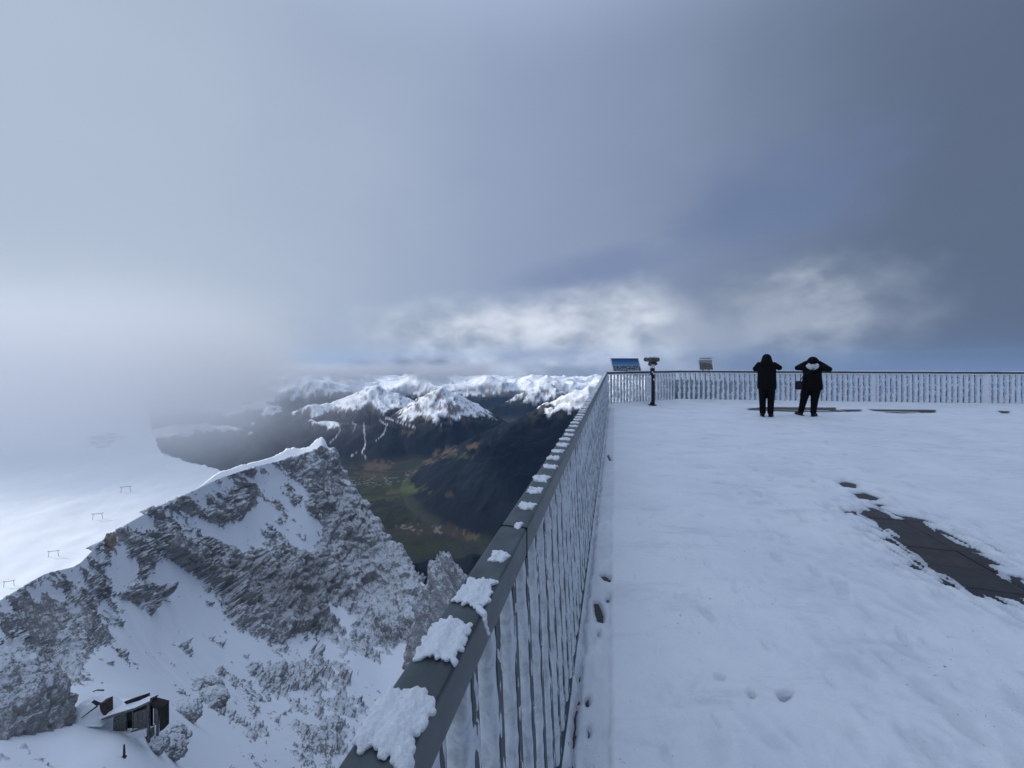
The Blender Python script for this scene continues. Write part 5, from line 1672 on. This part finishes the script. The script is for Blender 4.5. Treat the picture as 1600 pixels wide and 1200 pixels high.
# ------------------------------------------------------------------ air: haze box, mist over the glacier, unseen clouds added to cast shade
def vol_mat(name, color, density, aniso=0.0):
    m = bpy.data.materials.new(name); m.use_nodes = True
    nt = m.node_tree; nt.nodes.remove(nt.nodes["Principled BSDF"])
    v = nt.nodes.new("ShaderNodeVolumePrincipled")
    v.inputs["Color"].default_value = tuple(color) + (1,)
    v.inputs["Density"].default_value = density
    v.inputs["Anisotropy"].default_value = aniso
    nt.links.new(v.outputs[0], nt.nodes["Material Output"].inputs["Volume"])
    return m, nt, v


m, nt, v = vol_mat("haze_air", (0.36, 0.60, 1.0), 0.9e-5)
hz = MB().box((-30000, -600, -2400), (30000, 31000, 540)).build("haze", m)
tag(hz, kind="stuff")

m, nt, v = vol_mat("mist_air", (0.945, 0.955, 0.975), 1.0)
tcn = nt.nodes.new("ShaderNodeTexCoord"); po = N(nt, tcn.outputs["Object"])
sx_, sy_, sz_ = (sepz(nt, po, i) for i in range(3))
nn = noise(nt, mapping(nt, po, (1, 1, 1.8)), 0.0016, 4, 0.55)
n5 = noise(nt, mapping(nt, po, (1, 1, 1.5)), 0.0045, 5, 0.6, 0.5)
xx = sx_ + sy_ * 0.60 + (nn - 0.5) * 1100.0 + (n5 - 0.5) * 900.0
zz = sz_ + (nn - 0.5) * 420.0 + (n5 - 0.5) * 380.0
den = xx.step(280.0, -640.0) * zz.step(-440.0, -170.0) * sz_.step(480.0, -240.0) * sy_.step(760.0, 1250.0)
den = den + (xx + 150.0).step(450.0, -500.0) * zz.step(-820.0, -420.0) * sz_.step(480.0, -240.0) * sy_.step(1300.0, 1900.0) * 0.07
nt.links.new((den * (nn * 0.6 + n5 * 1.2 + 0.1) * 2.9e-3).s, v.inputs["Density"])
mi = MB().box((-6000, 700, -1000), (300, 3400, 500)).build("mist", m)
tag(mi, kind="stuff")

m, nt, v = vol_mat("far_mist_air", (0.42, 0.56, 0.86), 1.0)
tcn = nt.nodes.new("ShaderNodeTexCoord"); po = N(nt, tcn.outputs["Object"])
sx_, sy_, sz_ = (sepz(nt, po, i) for i in range(3))
nn = noise(nt, mapping(nt, po, (1, 1, 1.8)), 0.0007, 4, 0.55)
nt.links.new(((sx_ - sy_ * 0.42 + (nn - 0.5) * 1500.0).step(0.0, 2200.0) * sz_.step(150.0, -800.0) * nn * 4.0e-4).s, v.inputs["Density"])
mi2 = MB().box((2500, 4200, -1950), (15000, 8200, 510)).build("mist", m)
tag(mi2, kind="stuff")

# ragged cloud base cutting off the far summits
m, nt, v = vol_mat("summit_cloud_air", (0.80, 0.825, 0.87), 1.0)
tcn = nt.nodes.new("ShaderNodeTexCoord"); po = N(nt, tcn.outputs["Object"])
sx_, sy_, sz_ = (sepz(nt, po, i) for i in range(3))
nn = noise(nt, mapping(nt, po, (1, 1, 1.6)), 0.0006, 5, 0.6, 0.3)
dn = (sz_ * 0.0022 + (nn - 0.5) * 3.6 + 1.75).step(0.0, 0.9) * (sx_ + (nn - 0.5) * 5000.0).step(300.0, -2200.0) * sz_.step(-80.0, -560.0) * sx_.step(-9800.0, -8000.0)
nt.links.new((dn * 1.3e-3).s, v.inputs["Density"])
mi3 = MB().box((-10000, 12600, -1350), (2500, 14900, -60)).build("mist", m)
tag(mi3, kind="stuff")

m, nt, v = vol_mat("shade_cloud_air", (0.98, 0.98, 0.99), 0.03, 0.4)
def shade_cloud_mesh(amp=0.16, off=0):
    bm = bmesh.new(); bmesh.ops.create_icosphere(bm, subdivisions=5, radius=1.0)
    for q in bm.verts:
        p = q.co.copy()
        n_ = 0.0
        for i, f in enumerate((1.3, 2.7, 5.5, 11.0)):
            n_ += float(perlin(np.array([p.x * f + p.z * 0.7 * f]), np.array([p.y * f - p.z * 0.9 * f]), 200 + i + off)[0]) / (1.6 ** i)
        q.co = p * (1 + amp * n_)
        q.co.x *= 210; q.co.y *= 230; q.co.z *= 95
    me = bpy.data.meshes.new("cloud"); bm.to_mesh(me); bm.free(); return me
CM = shade_cloud_mesh()
m2, nt, v = vol_mat("shade_cloud_air_far", (0.98, 0.98, 0.99), 0.004, 0.4)
CM2 = shade_cloud_mesh(0.42, 9); CM2.transform(Matrix.Diagonal((6.0, 3.9, 3.8, 1.0)))
cf = link("cloud", CM2, m2, loc=tuple(Vector((900, 4950, -1500)) + sdir * 20500))  # unseen cloud added on the sun's path to darken the forested slope
tag(cf, "unseen far cloud added to shade the forested mountain across the valley", kind="stuff")
cd_ = link("cloud", CM, m, loc=tuple(Vector((-15, 45, -25)) + sdir * 2100))  # unseen cloud added between sun and terrace to block direct sunlight
tag(cd_, "unseen cloud added in front of the sun to shade the terrace", kind="stuff")
